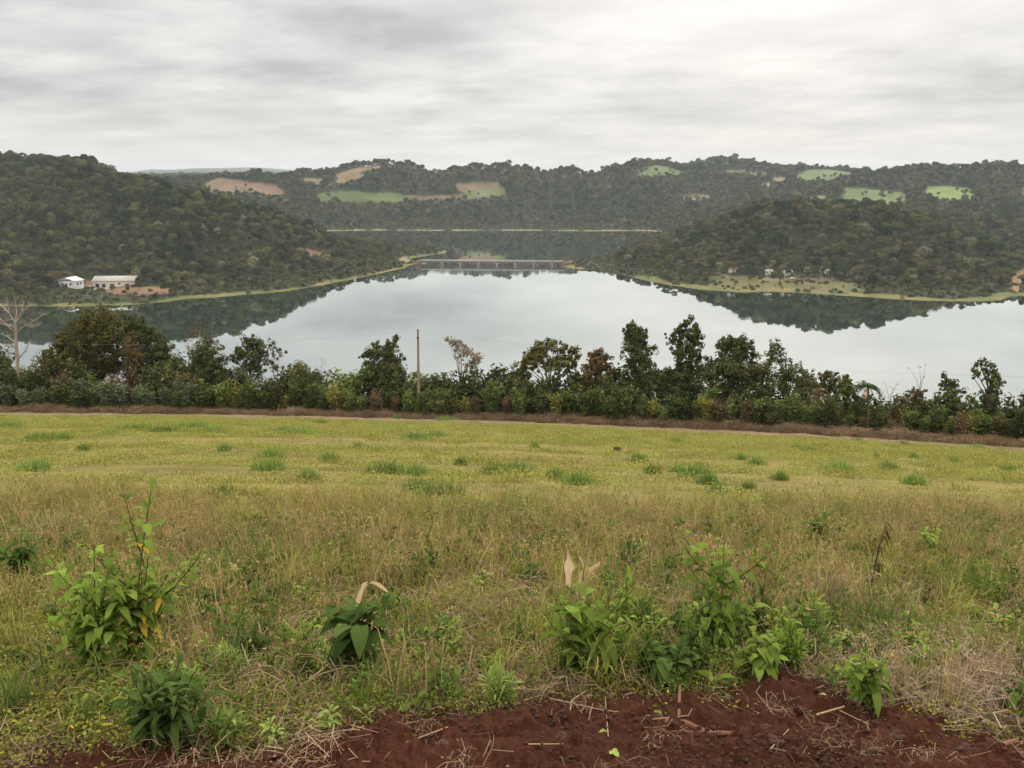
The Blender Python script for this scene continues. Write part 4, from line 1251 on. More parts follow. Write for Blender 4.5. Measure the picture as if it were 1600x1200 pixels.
for row, where in ((rowF, 'front row'), (rowB, 'back row')):
    for side in (-1, 1):
        grp = sorted([q_ for q_ in row if (q_[0] - POLE) * side > 0], key=lambda q_: abs(q_[0] - POLE))
        cnt = {}
        for (px, off, kd, sc) in grp:
            i = cnt.get(kd, 0); cnt[kd] = i + 1
            b = bank(px, off)
            lab = '%s %s shrub %s of the utility pole, %s behind the brush strip' % (ORD[min(i, 19)], KW[kd][0], 'left' if side < 0 else 'right', where)
            o = empty('shrub', (float(b[0]), float(b[1]), float(b[2]) - .05), lab, 'shrub', 'shrubs along the foot of the trees', float(rng.uniform(0, 6.28)))
            sc = sc * (1.0 if row is rowF else 1.18) * (.78 if 1300 < px < 1470 else 1.0) * 47 * b[1] / F / 2.5
            o.scale = (sc * rng.uniform(.9, 1.15), sc * rng.uniform(.9, 1.15), sc)
            for p_ in SP[kd][rng.integers(0, len(SP[kd]))]:
                c_ = p_.copy(); COL.objects.link(c_); c_.parent = o
g = Geo()
b = bank(1131, 3.0)
for k in range(60):
    a = rng.uniform(-.75, .75); L = rng.uniform(1.6, 3.0); c_ = rng.uniform(-.5, .5)
    g.tube([(c_ * .2, 0, 0), (a * L * .4, c_ * .5, L * .6), (a * L * .8, c_, L)], [.02, .014, .006], 3, 0, rng.random())
r = empty('dry_bush', tuple(float(v) for v in b), 'fan-shaped straw-coloured bare bush in front of the broad dark tree', 'bush'); g.build('stems', [MAT['dry_straw']], r)
g = Geo()
b = bank(1500, 3.5)
for k in range(140):
    a = rng.uniform(0, 6.28); L = rng.uniform(1.0, 2.3); o_ = rng.uniform(.3, 1.0)
    p0 = np.array([0, 0, 0]); p1 = np.array([cos(a) * L * .35 * o_, sin(a) * L * .3, L * .75]); p2 = np.array([cos(a) * L * .85 * o_, sin(a) * L * .6, L * .7])
    w_ = np.array([-sin(a), cos(a), 0]) * .035
    g.add([p0 - w_, p0 + w_, p1 + w_, p1 - w_, p2], [(0, 1, 2, 3), (3, 2, 4, 4)], 0, rng.random())
r = empty('dry_cane_clump', tuple(float(v) for v in b), 'clump of dry arching cane leaves left of the leaning dark tree', 'reed clump'); g.build('leaves', [MAT['dry_straw']], r)

# undergrowth between and under the trees
pts = []; ids = []
for k in range(1800):
    px = rng.uniform(-200, 1800); off = rng.uniform(5.5, 24); a, _ = ray(px, 600); Y = edge_Y(a) + off
    pts.append((a * Y, Y, 0))
pts = np.array(pts); z, _ = ground(pts[:, 0], pts[:, 1]); pts[:, 2] = z - .2
uc = proto_collection('undergrowth', [shrub_mesh('tree_dark', 2.0, 1.3, 420, .17).build('u', [MAT['tree_dark'], MAT['bark']], link=False), shrub_mesh('shrub_green', 1.8, 1.3, 380, .17).build('u', [MAT['shrub_green'], MAT['bark']], link=False),
                                      shrub_mesh('tree_brown', 1.8, 1.2, 300, .15).build('u', [MAT['tree_olive'], MAT['bark']], link=False)])
scatter('undergrowth', pts, rng.uniform(.6, 1.25, len(pts)) * np.where(pts[:, 1] > 0, 1, 1), rng.uniform(0, 6.28, len(pts)), uc, 3, 'tangled dark undergrowth beneath the trees of the bank', 'undergrowth')


# dry cut brush along the field edge
def brush_proto():
    g = Geo()
    for k in range(110):
        c_ = rng.normal(size=3) * np.array([.55, .35, .16]) + np.array([0, 0, .22]); d = sph(1)[0]; d[2] *= .5
        L = rng.uniform(.25, .8); m_ = c_ + rng.normal(size=3) * .08
        g.tube([c_ - d * L / 2, m_, c_ + d * L / 2], [.011, .011, .005], 3, 0, rng.random())
    n = 130
    g.leaves(rng.normal(size=(n, 3)) * np.array([.55, .35, .14]) + np.array([0, 0, .2]), rng.normal(size=(n, 3)), .075, .35)
    return g.build('b', [MAT['dry_brush']], link=False)


def straw_proto():
    g = Geo()
    for k in range(90):
        a = rng.uniform(0, 6.28); L = rng.uniform(.3, .75); c_ = rng.normal(size=2) * .3
        p0 = np.array([c_[0], c_[1], 0]); d = np.array([cos(a), sin(a), 0]) * rng.uniform(.1, .5) * L
        w_ = np.array([-sin(a), cos(a), 0]) * .012
        p1 = p0 + d * .5 + np.array([0, 0, L * .6]); p2 = p0 + d * 1.6 + np.array([0, 0, L * .75])
        g.add([p0 - w_, p0 + w_, p1 + w_, p1 - w_, p2], [(0, 1, 2, 3), (3, 2, 4, 4)], 0, rng.random())
    return g.build('b', [MAT['dry_straw']], link=False)


n = 2300
px = rng.uniform(-200, 1800, n); a = ray(px, 650)[0]; off = 0.3 + np.abs(rng.normal(size=n)) * .9
Y = edge_Y(a) + off; z, _ = ground(a * Y, Y)
dens = vnoise(px / 60, 0 * px, 95)
k = rng.random(n) < .75 + .4 * dens
bc = proto_collection('brush', [brush_proto() for _ in range(4)] + [straw_proto() for _ in range(2)])
ids = np.where(rng.random(n) < .34 + .3 * (vnoise(px / 40, 0 * px, 96) > .2), rng.integers(4, 6, n), rng.integers(0, 4, n))
scatter('dry_brush', np.stack([a * Y, Y, z], 1)[k], (rng.uniform(.4, 1.1, n) * (1 + .45 * vnoise(px / 22, 0 * px, 97)))[k], rng.uniform(0, 6.28, n)[k], bc, 6, 'reddish brown strip of cut dry brush along the far edge of the field', 'dry brush', tilt=.15, ids=ids[k])

# single trees and round bushes one can tell apart around the buildings of both shores
FT = [p_.data for p_ in fp]
for px, py, sc, i_, lab in ((176, 457, .50, 0, 'round dark bush in front of the long shed, middle'), (200, 457, .46, 5, 'round dark bush in front of the right end of the long shed'), (146, 456, .42, 6, 'brownish bush at the left end of the long shed'),
                            (130, 443, .75, 6, 'reddish brown round tree between the white house and the long shed'), (218, 454, .6, 1, 'low dark tree just right of the long shed'), (236, 462, .5, 7, 'brown bush on the red yard right of the long shed'),
                            (75, 452, .95, 4, 'dark tree standing left of the white house'), (255, 456, .6, 2, 'dark green tree at the right end of the red yard'),
                            (1122, 436, .6, 9, 'pale airy tree left of the leftmost house on the right shore'), (1160, 430, .7, 9, 'pale airy tree right of the leftmost house on the right shore'), (1175, 438, .7, 4, 'dark tree between the two left houses of the right shore'),
                            (1218, 444, .85, 1, 'tall dark tree in front of the grey-roofed little house, right shore'), (1262, 430, .8, 5, 'dark tree behind the pale fence posts, right shore'), (1312, 440, .8, 6, 'brownish tree right of the low pale-roofed shed'),
                            (1325, 448, .65, 3, 'leaning green tree at the right end of the clearing'), (1248, 424, .9, 0, 'big green tree behind the white-roofed farm house'), (1118, 449, .4, 0, 'small bush on the grassy rim, left end of the clearing'),
                            (1243, 447, .3, 2, 'little bush alone on the clearing below the white car'), (1190, 447, .33, 7, 'small brown bush alone on the clearing, left half'),
                            (1160, 263, 1.0, 0, 'large lone tree on the skyline right of the high green field'), (1150, 262, .8, 5, 'smaller skyline tree beside the large lone one')):
    c = onfar(px, py, 500, 1000) if py > 300 else onfar(px, py, 1300, 2400)
    if py < 300: sc *= 1.9
    o = empty('shore_tree' if py > 300 else 'skyline_tree', (float(c[0]), float(c[1]), float(c[2]) - .1), lab, 'tree'); o.scale = (sc, sc, sc); o.rotation_euler = (0, 0, rng.uniform(0, 6.28))
    me = FT[i_]; M = np.empty(len(me.polygons), np.int32); me.polygons.foreach_get('material_index', M)
    Vv = np.empty(len(me.vertices) * 3, np.float32); me.vertices.foreach_get('co', Vv); Vv = Vv.reshape(-1, 3)
    Qq = np.empty(len(me.loops), np.int32); me.loops.foreach_get('vertex_index', Qq); Qq = Qq.reshape(-1, 4)
    Aa = np.empty(len(me.vertices), np.float32); me.attributes['var'].data.foreach_get('value', Aa)
    for mi_, nm in ((0, 'crown'), (1, 'trunk')):
        qq = Qq[M == mi_]
        if not len(qq): continue
        us, inv = np.unique(qq, return_inverse=True)
        mk(nm, Vv[us], inv.reshape(-1, 4), [me.materials[mi_]], None, o, Aa[us])

# thin straw and stubble on the track between field and brush
n = 1700
px = rng.uniform(-200, 1800, n); a = ray(px, 650)[0]; q_ = rng.random(n)
Y = strip_Y(a) * .93 + (edge_Y(a) - strip_Y(a) * .93) * q_; z, _ = ground(a * Y, Y)
tc_ = proto_collection('stubble', [straw_proto() for _ in range(3)])
scatter('track_stubble', np.stack([a * Y, Y, z - .02], 1), rng.uniform(.2, .5, n), rng.uniform(0, 6.28, n), tc_, 3, 'thin dry stubble on the bare strip between the field and the brush', 'stubble', squash=.5)
# ---------------------------------------------------------------- the weedy foreground: uncountable growth
def strands(g, n, spread, h0, h1, lean, width, mat=0, base_z=0.0, head=None, curl=.5):
    """upright curved blades, two quads and a tip each"""
    for k in range(n):
        a = rng.uniform(0, 6.28); c_ = rng.normal(size=2) * spread
        H = rng.uniform(h0, h1); ln = rng.uniform(.1, 1) * lean * H
        d = np.array([cos(a), sin(a), 0]); wv = np.array([-sin(a), cos(a), 0]) * width * rng.uniform(.6, 1.3)
        p0 = np.array([c_[0], c_[1], base_z]); p1 = p0 + d * ln * .25 + np.array([0, 0, H * .5]); p2 = p0 + d * ln * .65 + np.array([0, 0, H * .85]); p3 = p0 + d * ln * (1 + curl * .3) + np.array([0, 0, H * (1 - curl * .25)])
        v = rng.random()
        g.add([p0 - wv, p0 + wv, p1 + wv, p1 - wv, p2 + wv * .7, p2 - wv * .7, p3], [(0, 1, 2, 3), (3, 2, 4, 5), (5, 4, 6, 6)], mat, v)
        if head and rng.random() < head:
            m_ = 5; C = p3 + (p2 - p3) * rng.uniform(-.3, .6, m_)[:, None] + rng.normal(size=(m_, 3)) * .008
            g.leaves(C, rng.normal(size=(m_, 3)), .011, .4, mat, v)
    return g


def litter_proto(mt='dry_litter'):
    g = Geo()
    for k in range(85):
        c_ = np.array([*(rng.normal(size=2) * .13), abs(rng.normal()) * .018 + .004]); a = rng.uniform(0, 6.28); L = rng.uniform(.03, .17); w_ = rng.uniform(.0007, .0019)
        d = np.array([cos(a), sin(a), rng.normal() * .18]); s_ = np.array([-sin(a), cos(a), rng.normal() * .4]) * w_
        m_ = c_ + rng.normal(size=3) * .018 + np.array([0, 0, .008])
        g.add([c_ - d * L / 2 - s_, c_ - d * L / 2 + s_, m_ + s_, m_ - s_, c_ + d * L / 2 + s_, c_ + d * L / 2 - s_], [(0, 1, 2, 3), (3, 2, 4, 5)], 0, rng.random())
    n = 16
    g.leaves(np.concatenate([rng.normal(size=(n, 2)) * .12, np.abs(rng.normal(size=(n, 1))) * .012 + .006], 1), rng.normal(size=(n, 3)) * .5 + np.array([0, 0, 1]), .010, .5)
    return g.build('p', [MAT[mt]], link=False)


def cover_proto(mat, n=300, r=.12, s=.0062, h=.07):
    g = Geo(); c_ = rng.normal(size=(n, 2)) * r; z_ = (h * np.exp(-(c_ ** 2).sum(1) / (r * r * 2.2))) * rng.uniform(.2, 1.1, n) + .004
    g.leaves(np.concatenate([c_, z_[:, None]], 1), rng.normal(size=(n, 3)) * .5 + np.array([0, 0, 1]), s * rng.uniform(.6, 1.5, n), .6)
    strands(g, 10, r * .7, h * .5, h * 1.5, .8, .0012)
    return g.build('p', [MAT[mat]], link=False)


def herb_proto(mat, n=34):
    g = Geo()
    for s_ in range(4):
        a = rng.uniform(0, 6.28); H = rng.uniform(.08, .22); e = np.array([cos(a) * .07, sin(a) * .07, H])
        g.tube([(0, 0, 0), e * .5, e], [.002, .002, .001], 3)
        q_ = rng.uniform(.25, 1, n // 4)[:, None]
        g.leaves(e * q_ + rng.normal(size=(n // 4, 3)) * .02, rng.normal(size=(n // 4, 3)) * .5 + np.array([0, 0, .8]), .017 * rng.uniform(.6, 1.3, n // 4), .5)
    return g.build('p', [MAT[mat]], link=False)


def G_(fn, mat): return fn.build('p', [MAT[mat]], link=False)


c_lit = proto_collection('litter', [litter_proto() for _ in range(5)])
c_cov = proto_collection('creeper', [cover_proto('cover_leaf') for _ in range(3)] + [cover_proto('cover_deep', 220, .11, .0078, .09) for _ in range(2)])
c_dry = proto_collection('drygrass', [G_(strands(Geo(), 26, .07, .16, .46, .5, .0019, head=.5), 'dry_stem') for _ in range(4)] + [G_(strands(Geo(), 30, .05, .12, .32, 1.0, .0020), 'dry_straw')])
c_grn = proto_collection('grass', [G_(strands(Geo(), 34, .045, .12, .36, .8, .0024), 'grass_olive') for _ in range(3)] + [G_(strands(Geo(), 34, .045, .12, .34, .8, .0026), 'grass_green') for _ in range(2)])
c_hrb = proto_collection('herb', [herb_proto('weed_dark'), herb_proto('weed_leaf'), herb_proto('cover_deep')])
c_flw = proto_collection('blossom', [Geo().leaves(rng.normal(size=(4, 3)) * .004, rng.normal(size=(4, 3)) * .3 + np.array([0, -.5, 1]), .006, .9).build('p', [MAT['petal']], link=False) for _ in range(2)])


def zone(n, y0=2.6, y1=17.0, pw=1.0):
    """random points over the weedy strip, clear of the bare soil"""
    Y = (rng.random(n) ** pw * (y1 ** 2 - y0 ** 2) + y0 ** 2) ** .5
    u = rng.uniform(-1, 1, n); x = u * (.72 * Y + 1.6); u = x / Y
    d = seg_dist(x, Y, soil_poly[1:-1], closed=False)
    ins = inside(x, Y, soil_poly) | (Y < 3.0)
    d = np.where(ins, -d, d)
    edge = 10.0 + 1.2 * fbm(x * .3, Y * .3, 3, 60) + 3.5 * np.maximum(u, 0)
    return x, Y, d, edge


def put(name, n, coll, npr, keep, s0, s1, label, cat, pw=1.0, tilt=.1, ids=None, dz=0.0, y1=17.0):
    x, Y, d, edge = zone(n, y1=y1, pw=pw)
    k = keep(x, Y, d, edge)
    x, Y = x[k], Y[k]
    z = near_z(x, Y) + dz
    return scatter(name, np.stack([x, Y, z], 1), rng.uniform(s0, s1, len(x)), rng.uniform(0, 6.28, len(x)), coll, npr, label, cat, tilt=tilt, ids=None if ids is None else ids(x, Y))


nz = lambda x, y, f, s: vnoise(x * f, y * f, s) * .65 + vnoise(x * f * 2.3, y * f * 2.3, s + 1) * .35
lushL = lambda x, Y: sstep(.1, -.35, x / Y) * .35
R_ = lambda x: rng.random(len(x))
put('straw_litter', 10500, c_lit, 5, lambda x, Y, d, e: (d > .12 * vnoise(x * 6, Y * 6, 216) - .06) & (Y < e) & (R_(x) < .75 + .4 * nz(x, Y, .9, 200)), .8, 1.7, 'fallen straw and dead leaves lying between the weeds', 'litter', tilt=.12)
put('straw_litter', 900, c_lit, 5, lambda x, Y, d, e: (d <= .02) & (Y > 2.3) & (R_(x) < .13), .5, .9, 'thin scatter of straw bits on the bare red soil', 'litter', y1=6.0, dz=.03)
put('creeping_weeds', 25000, c_cov, 5, lambda x, Y, d, e: (d > .10 * vnoise(x * 7, Y * 7, 215) - .04) & (Y < e + 1) & (R_(x) < .58 + lushL(x, Y) + .75 * nz(x, Y, 1.1, 210) - .25 * sstep(7, 11, Y) - .3 * sstep(.35, .5, x / Y) * (Y < 5.5)), .7, 1.7,
    'yellow-green creeping weeds with tiny leaves covering the ground', 'ground cover', ids=lambda x, Y: np.where(rng.random(len(x)) < .32 + .4 * nz(x, Y, .8, 220), rng.integers(3, 5, len(x)), rng.integers(0, 3, len(x))))
put('dry_grass', 7200, c_dry, 5, lambda x, Y, d, e: (d > .12) & (Y < e + 2.5) & (R_(x) < (.12 + .5 * sstep(4.6, 7.5, Y) + .6 * nz(x, Y, .7, 230)) * (1 - .75 * sstep(0, 2.5, Y - e))), .6, 1.3, 'tall dry brown grass standing among the weeds', 'dry grass', tilt=.14)
put('wild_grass', 8400, c_grn, 5, lambda x, Y, d, e: (d > .08) & (Y < e + 3.5) & (R_(x) < (.3 + .35 * sstep(5, 8, Y) + .65 * nz(x, Y, .8, 240)) * (1 - .7 * sstep(0, 3.5, Y - e))), .55, 1.35, 'green and olive wild grass growing through the dry stalks', 'grass', tilt=.12,
    ids=lambda x, Y: np.where(nz(x, Y, .5, 250) > .12, rng.integers(3, 5, len(x)), rng.integers(0, 3, len(x))))
put('small_herbs', 7200, c_hrb, 3, lambda x, Y, d, e: (d > .03) & (Y < e) & (R_(x) < .4 + .7 * nz(x, Y, 1.0, 260)), .6, 1.9, 'small leafy herbs scattered through the ground cover', 'herbs')
put('yellow_blossoms', 3000, c_flw, 2, lambda x, Y, d, e: (d > .04) & (Y < 9) & (R_(x) < .12 + .7 * nz(x, Y, 1.2, 270)), .7, 1.5, 'tiny yellow blossoms dotted over the creeping weeds', 'flowers', dz=.07, y1=9.0)
# long thin stalks leaning over everything
g = Geo()
for k in range(260):
    x, Y, d, e = zone(1, 3.4, 13)
    if d[0] < .1: continue
    x, Y = float(x[0]), float(Y[0]); z_ = float(near_z(np.array([x]), np.array([Y]))[0])
    a = rng.uniform(0, 6.28); H = rng.uniform(.25, .75); ln = rng.uniform(.15, .75)
    p0 = np.array([x, Y, z_]); dd = np.array([cos(a), sin(a) * .6, 0])
    P = [p0, p0 + dd * ln * .35 + np.array([0, 0, H * .5]), p0 + dd * ln * .75 + np.array([0, 0, H * .85]), p0 + dd * ln * 1.15 + np.array([0, 0, H * .95])]
    v = rng.random()
    g.tube(P, [.0022, .002, .0015, .0008], 3, 0, v)
    C = P[3] + (P[2] - P[3]) * rng.random((6, 1)) * .5 + rng.normal(size=(6, 3)) * .006
    g.leaves(C, rng.normal(size=(6, 3)), .010, .35, 0, v)
tag(g.build('dry_stalks', [MAT['dry_straw']]), 'long thin straw-coloured stalks leaning over the weeds', 'dry stalks', kind='stuff')


# ---- low growth of the mown field
def matproto():
    g = Geo(); n = 130
    c_ = rng.normal(size=(n, 2)) * np.array([.24, .15])
    g.leaves(np.concatenate([c_, rng.uniform(.005, .055, (n, 1))], 1), rng.normal(size=(n, 3)) * .4 + np.array([0, -.2, 1]), .019 * rng.uniform(.5, 1.4, n), .5)
    return g.build('p', [MAT['field_mat']], link=False)


def oliveproto():
    return G_(strands(Geo().leaves(rng.normal(size=(30, 3)) * np.array([.16, .12, .0]) + np.array([0, 0, .02]), rng.normal(size=(30, 3)) + np.array([0, 0, 1]), .02, .5), 40, .13, .05, .14, .6, .004), 'grass_olive')


c_mat = proto_collection('fieldmat', [matproto() for _ in range(4)] + [oliveproto() for _ in range(2)])
n = 34000
Y = (rng.random(n) ** 1.25 * (94 ** 2 - 11.5 ** 2) + 11.5 ** 2) ** .5; x = rng.uniform(-1, 1, n) * (.7 * Y + 4); u = x / Y
ed = 9.5 + 1.2 * fbm(x * .3, Y * .3, 3, 60) + 3.5 * np.maximum(u, 0)
rowed = np.sin(Y * 2 * pi / .9 + .6 * vnoise(x * .1, Y * .1, 301)) * .18
k = (Y > ed - .6) & (Y < strip_Y(u) * (1 + .04 * vnoise(x * .25, Y * .05, 61))) & (rng.random(n) < .60 + rowed * 1.4 + .95 * vnoise(x * .14, Y * .9, 300))
x, Y = x[k], Y[k]
ids = np.where(rng.random(len(x)) < .10 + .35 * np.maximum(vnoise(x * .12, Y * .4, 303), 0), rng.integers(4, 6, len(x)), rng.integers(0, 4, len(x)))
scatter('field_growth', np.stack([x, Y, near_z(x, Y)], 1), rng.uniform(.8, 1.35, len(x)) * (1 + Y / 90), rng.uniform(-.4, .4, len(x)) + rng.integers(0, 2, len(x)) * pi, c_mat, 6,
        'low yellow-green growth covering the mown field', 'field growth', ids=ids)

# ---- bright green tufts in the field, each its own thing
TUFT = [(60, 690, 60), (98, 688, 40), (170, 680, 35), (205, 673, 60), (255, 675, 50), (300, 670, 60), (328, 676, 50), (130, 705, 26), (425, 716, 50), (466, 680, 60), (437, 676, 44), (55, 736, 62),
        (515, 721, 40), (600, 740, 66), (645, 742, 56), (650, 686, 52), (682, 683, 34), (622, 653, 24), (700, 657, 46), (720, 727, 26), (800, 740, 70), (765, 743, 36), (672, 652, 20),
        (940, 691, 28), (997, 722, 38), (972, 690, 30), (880, 686, 26), (1055, 693, 34), (1020, 740, 34), (1088, 746, 66), (1057, 738, 30), (905, 757, 60), (868, 747, 36), (1182, 727, 36),
        (1158, 719, 20), (1245, 701, 24), (1262, 706, 26), (1308, 735, 56), (1368, 716, 18), (1428, 716, 22), (1388, 733, 36), (1430, 757, 50), (1492, 724, 28), (1526, 701, 26), (1450, 690, 26),
        (1105, 757, 44), (1168, 768, 36), (1218, 750, 30), (480, 750, 40), (418, 735, 60), (345, 778, 60), (690, 777, 86), (648, 768, 44), (1412, 696, 22), (742, 664, 24), (500, 662, 28),
        (1120, 772, 40), (560, 700, 24), (350, 705, 22), (15, 668, 40), (1575, 735, 26), (835, 700, 20), (1340, 690, 24)]
tp_ = []
for v_ in range(5):
    g = Geo(); n = 330
    for k in range(n):
        c_ = np.clip(rng.normal(size=2), -1.7, 1.7) * np.array([.30, .2]); H = rng.uniform(.14, .38) * math.exp(-(c_[0] ** 2 / .5)); a = rng.uniform(0, 6.28)
        wv = np.array([-sin(a), cos(a), 0]) * .009; d = np.array([cos(a), sin(a), 0]) * H * .6
        p0 = np.array([c_[0], c_[1], -.01])
        g.add([p0 - wv, p0 + wv, p0 + d * .4 + wv + np.array([0, 0, H * .6]), p0 + d * .4 - wv + np.array([0, 0, H * .6]), p0 + d + np.array([0, 0, H])], [(0, 1, 2, 3), (3, 2, 4, 4)], 0, rng.random())
    tp_.append(g.build('grass_tuft', [MAT['grass_bright']], link=False))
pos = [(hit(a, b), a, b, w_) for a, b, w_ in TUFT]
bands = {'far': [], 'middle': [], 'near': []}
for p_ in pos:
    bands['far' if p_[2] < 695 else 'middle' if p_[2] < 733 else 'near'].append(p_)
for bn, lst in bands.items():
    lst.sort(key=lambda q_: q_[1])
    for i, (p, a, b, w_) in enumerate(lst):
        o = tp_[rng.integers(0, 5)].copy(); COL.objects.link(o); o.name = 'grass_tuft'
        s_ = w_ * p[1] / F / 1.15
        o.location = p; o.scale = (s_, min(s_, 1.5) * 1.1, min(1.35, .7 + .3 * s_)); o.rotation_euler = (0, 0, rng.uniform(-.2, .2))
        side = ('number %d from the left' % (i + 1))
        tag(o, '%s bright grass tuft, %s in the %s field' % ('wide' if w_ > 45 else 'middle-sized' if w_ > 28 else 'small', side, bn), 'grass tuft', 'bright green grass tufts in the mown field')


# ---------------------------------------------------------------- single weeds of the foreground
def blade(g, base, out, L, W, rise, droop, mat=0, var=.5, fold=.25, seg=6, wavy=0.0):
    s = np.linspace(0, 1, seg)
    out = np.array([out[0], out[1], 0.0]); out /= np.linalg.norm(out) + 1e-9
    side = np.array([-out[1], out[0], 0])
    c = base + out * (L * s * math.sqrt(max(.15, 1 - rise ** 2 * .6)))[:, None] + np.array([0, 0, 1.0]) * (L * (rise * s - droop * s ** 2))[:, None]
    wd = W * np.sin(np.pi * np.clip(s, .02, 1) ** .8) ** .8; wd[-1] = 0
    up = np.array([0, 0, 1.0]) * (wd * fold)[:, None] * 1
    sw = np.sin(s * 9 + rng.random() * 6) * wavy * W
    Lp = c + side * wd[:, None] + up + np.array([0, 0, 1]) * sw[:, None]; Rp = c - side * wd[:, None] + up - np.array([0, 0, 1]) * sw[:, None]
    V = np.stack([Lp, c, Rp], 1).reshape(-1, 3); Q_ = []
    for i in range(seg - 1):
        a = i * 3; Q_ += [(a, a + 1, a + 4, a + 3), (a + 1, a + 2, a + 5, a + 4)]
    g.add(V, Q_, mat, var)


KIND = {  # leaf length, width, number per metre, rise, droop, first leaf at
    'leafy': (.088, .019, 50, .45, .65, .12), 'lance': (.14, .017, 52, .65, .85, .1), 'broad': (.14, .033, 32, .5, .9, .15), 'feather': (.075, .0062, 420, .75, .35, .05), 'rosette': (.11, .017, 130, .6, .75, .0)}


def weed(label, px, py, tops, kind, mat, name='leafy_weed', cat='weed', group=None, lsc=1.0, dens=1.0, extra=None, yellow=0, flowers=0, hide_stem=False):
    b = hit(px, py)
    r = empty(name, tuple(float(v) for v in b), label, cat, group)
    L, W, npm, rise, droop, first = KIND[kind]
    gl, gs, gy_ = Geo(), Geo(), Geo()
    segs = []
    for (tx, ty) in tops:
        Yt = b[1] + rng.uniform(-.06, .06)
        t_ = at(tx, ty, Yt) - b
        t_[2] = max(t_[2], .03)
        m_ = t_ * np.array([.35, .35, .5]) + rng.normal(size=3) * .015 * float(np.linalg.norm(t_))
        segs.append((np.array([0, 0, -.02]), m_, t_))
        if kind in ('leafy', 'lance', 'broad') and np.linalg.norm(t_) > .14:
            for _k in range(5 if np.linalg.norm(t_) > .35 else 2):
                q0 = rng.uniform(.2, .7); s0 = t_ * q0; an = rng.uniform(0, 6.28); ll = float(np.linalg.norm(t_)) * rng.uniform(.2, .48)
                e0 = s0 + np.array([cos(an) * .75, sin(an) * .6, .75]) * ll
                segs.append((s0, (s0 + e0) / 2 + np.array([cos(an), sin(an), -.2]) * ll * .12, e0))
    for P in segs:
        P = np.array(P); t_ = P[2] - P[0]
        ss = np.linspace(0, 1, 9)[:, None]
        C = (1 - ss) ** 2 * P[0] + 2 * ss * (1 - ss) * P[1] + ss ** 2 * P[2]
        H = float(np.linalg.norm(t_))
        gs.tube(C, np.linspace(.0042, .0018, 9) * (1.2 if H > .4 else .8), 5)
        n = max(7, int(npm * H * dens)); ph_ = rng.uniform(0, 6.28)
        for i in range(n):
            q_ = first + (1 - first) * (i + rng.random() * .6) / n
            q_ = min(q_, 1)
            c_ = np.array([np.interp(q_, ss[:, 0], C[:, j]) for j in range(3)])
            a = ph_ + i * 2.4 + rng.normal() * .25
            size = (1.0 if q_ < .8 else 1.15 - (q_ - .8) * 2.2) * rng.uniform(.45, 1.2) * lsc
            young = q_ > .85
            if rng.random() < .12: continue
            c_ = c_ + np.array([cos(a), sin(a), .3]) * L * size * .12
            v = min(1, max(0, rng.normal(.3 + .45 * q_, .2)))
            blade(gl, c_, (cos(a), sin(a)), L * size, W * size, rise + (.5 if young else 0) + rng.normal() * .22, droop + rng.normal() * .28, 0, v, wavy=.12)
        for i in range(yellow):
            a = rng.uniform(0, 6.28); q_ = rng.uniform(.15, .45); c_ = np.array([np.interp(q_, ss[:, 0], C[:, j]) for j in range(3)])
            blade(gy_, c_, (cos(a), -abs(sin(a))), L * .8, W, .1, 1.0, 0, .5)
    gs.build('stem', [MAT['weed_stem']], r)
    gl.build('foliage', [MAT[mat]], r)
    if gy_.V: gy_.build('withered_foliage', [MAT['leaf_yellow']], r)
    return r


weed('tall leafy weed with several stems and light green tips, left foreground', 152, 1068, [(147, 852), (170, 885), (128, 905), (160, 930)], 'leafy', 'weed_leaf', yellow=0, lsc=1.1, dens=1.1)
weed('highest weed on the left, thin stem rising above the field behind the many-stemmed one', 212, 1060, [(236, 768), (222, 890), (203, 905), (232, 870)], 'leafy', 'weed_leaf', yellow=1, lsc=1.0, dens=.95)
weed('dull green leafy weed near the left edge, behind the tall ones', 36, 915, [(33, 828), (20, 846), (50, 850)], 'leafy', 'weed_dark', lsc=1.3)
weed('big dark weed with long arching leaves beside the soil, left foreground', 262, 1168, [(205, 1058), (230, 1050), (262, 1066), (304, 1050), (345, 1128), (285, 1095), (220, 1120)], 'lance', 'weed_dark', dens=1.15, lsc=.95)
weed('bright feathery weed right of the big dark one', 352, 1168, [(362, 1116), (380, 1132), (335, 1125)], 'feather', 'weed_pale', name='feathery_weed')
weed('small feathery weed behind the big dark one', 257, 1058, [(262, 1020), (272, 1026)], 'feather', 'weed_leaf', name='feathery_weed')
weed('bushy grey-green feathery weed between the tall left weeds and the drooping one', 402, 1045, [(398, 990), (415, 996), (388, 1005)], 'feather', 'weed_dark', name='feathery_weed')
weed('slim dark weed with spread pointed leaves, left of the bushy feathery one', 372, 1040, [(372, 960), (382, 985)], 'lance', 'weed_dark', lsc=.65)
weed('weed with large drooping dark leaves in the middle foreground', 548, 1062, [(570, 938), (575, 960)], 'broad', 'weed_dark', name='drooping_weed', lsc=1.15, dens=1.2)
for i, (a, b_, tt, lb) in enumerate(((425, 1163, [(422, 1128), (435, 1135)], 'pale rosette weed at the soil edge, leftmost of the soil edge row'), (478, 1152, [(478, 1118)], 'pale rosette weed at the soil edge, second in the soil edge row'),
                                     (517, 1150, [(516, 1102), (510, 1115)], 'largest pale rosette weed at the soil edge, with upright leaves'), (578, 1138, [(574, 1112)], 'pale rosette weed at the soil edge, below the drooping weed'),
                                     (622, 1122, [(618, 1102)], 'small pale rosette weed where the soil edge starts to rise'), (442, 1150, [(448, 1112)], 'pale rosette weed just behind the soil edge row'))):
    weed(lb, a, b_, tt, 'rosette', 'weed_pale', name='rosette_weed', lsc=.62)
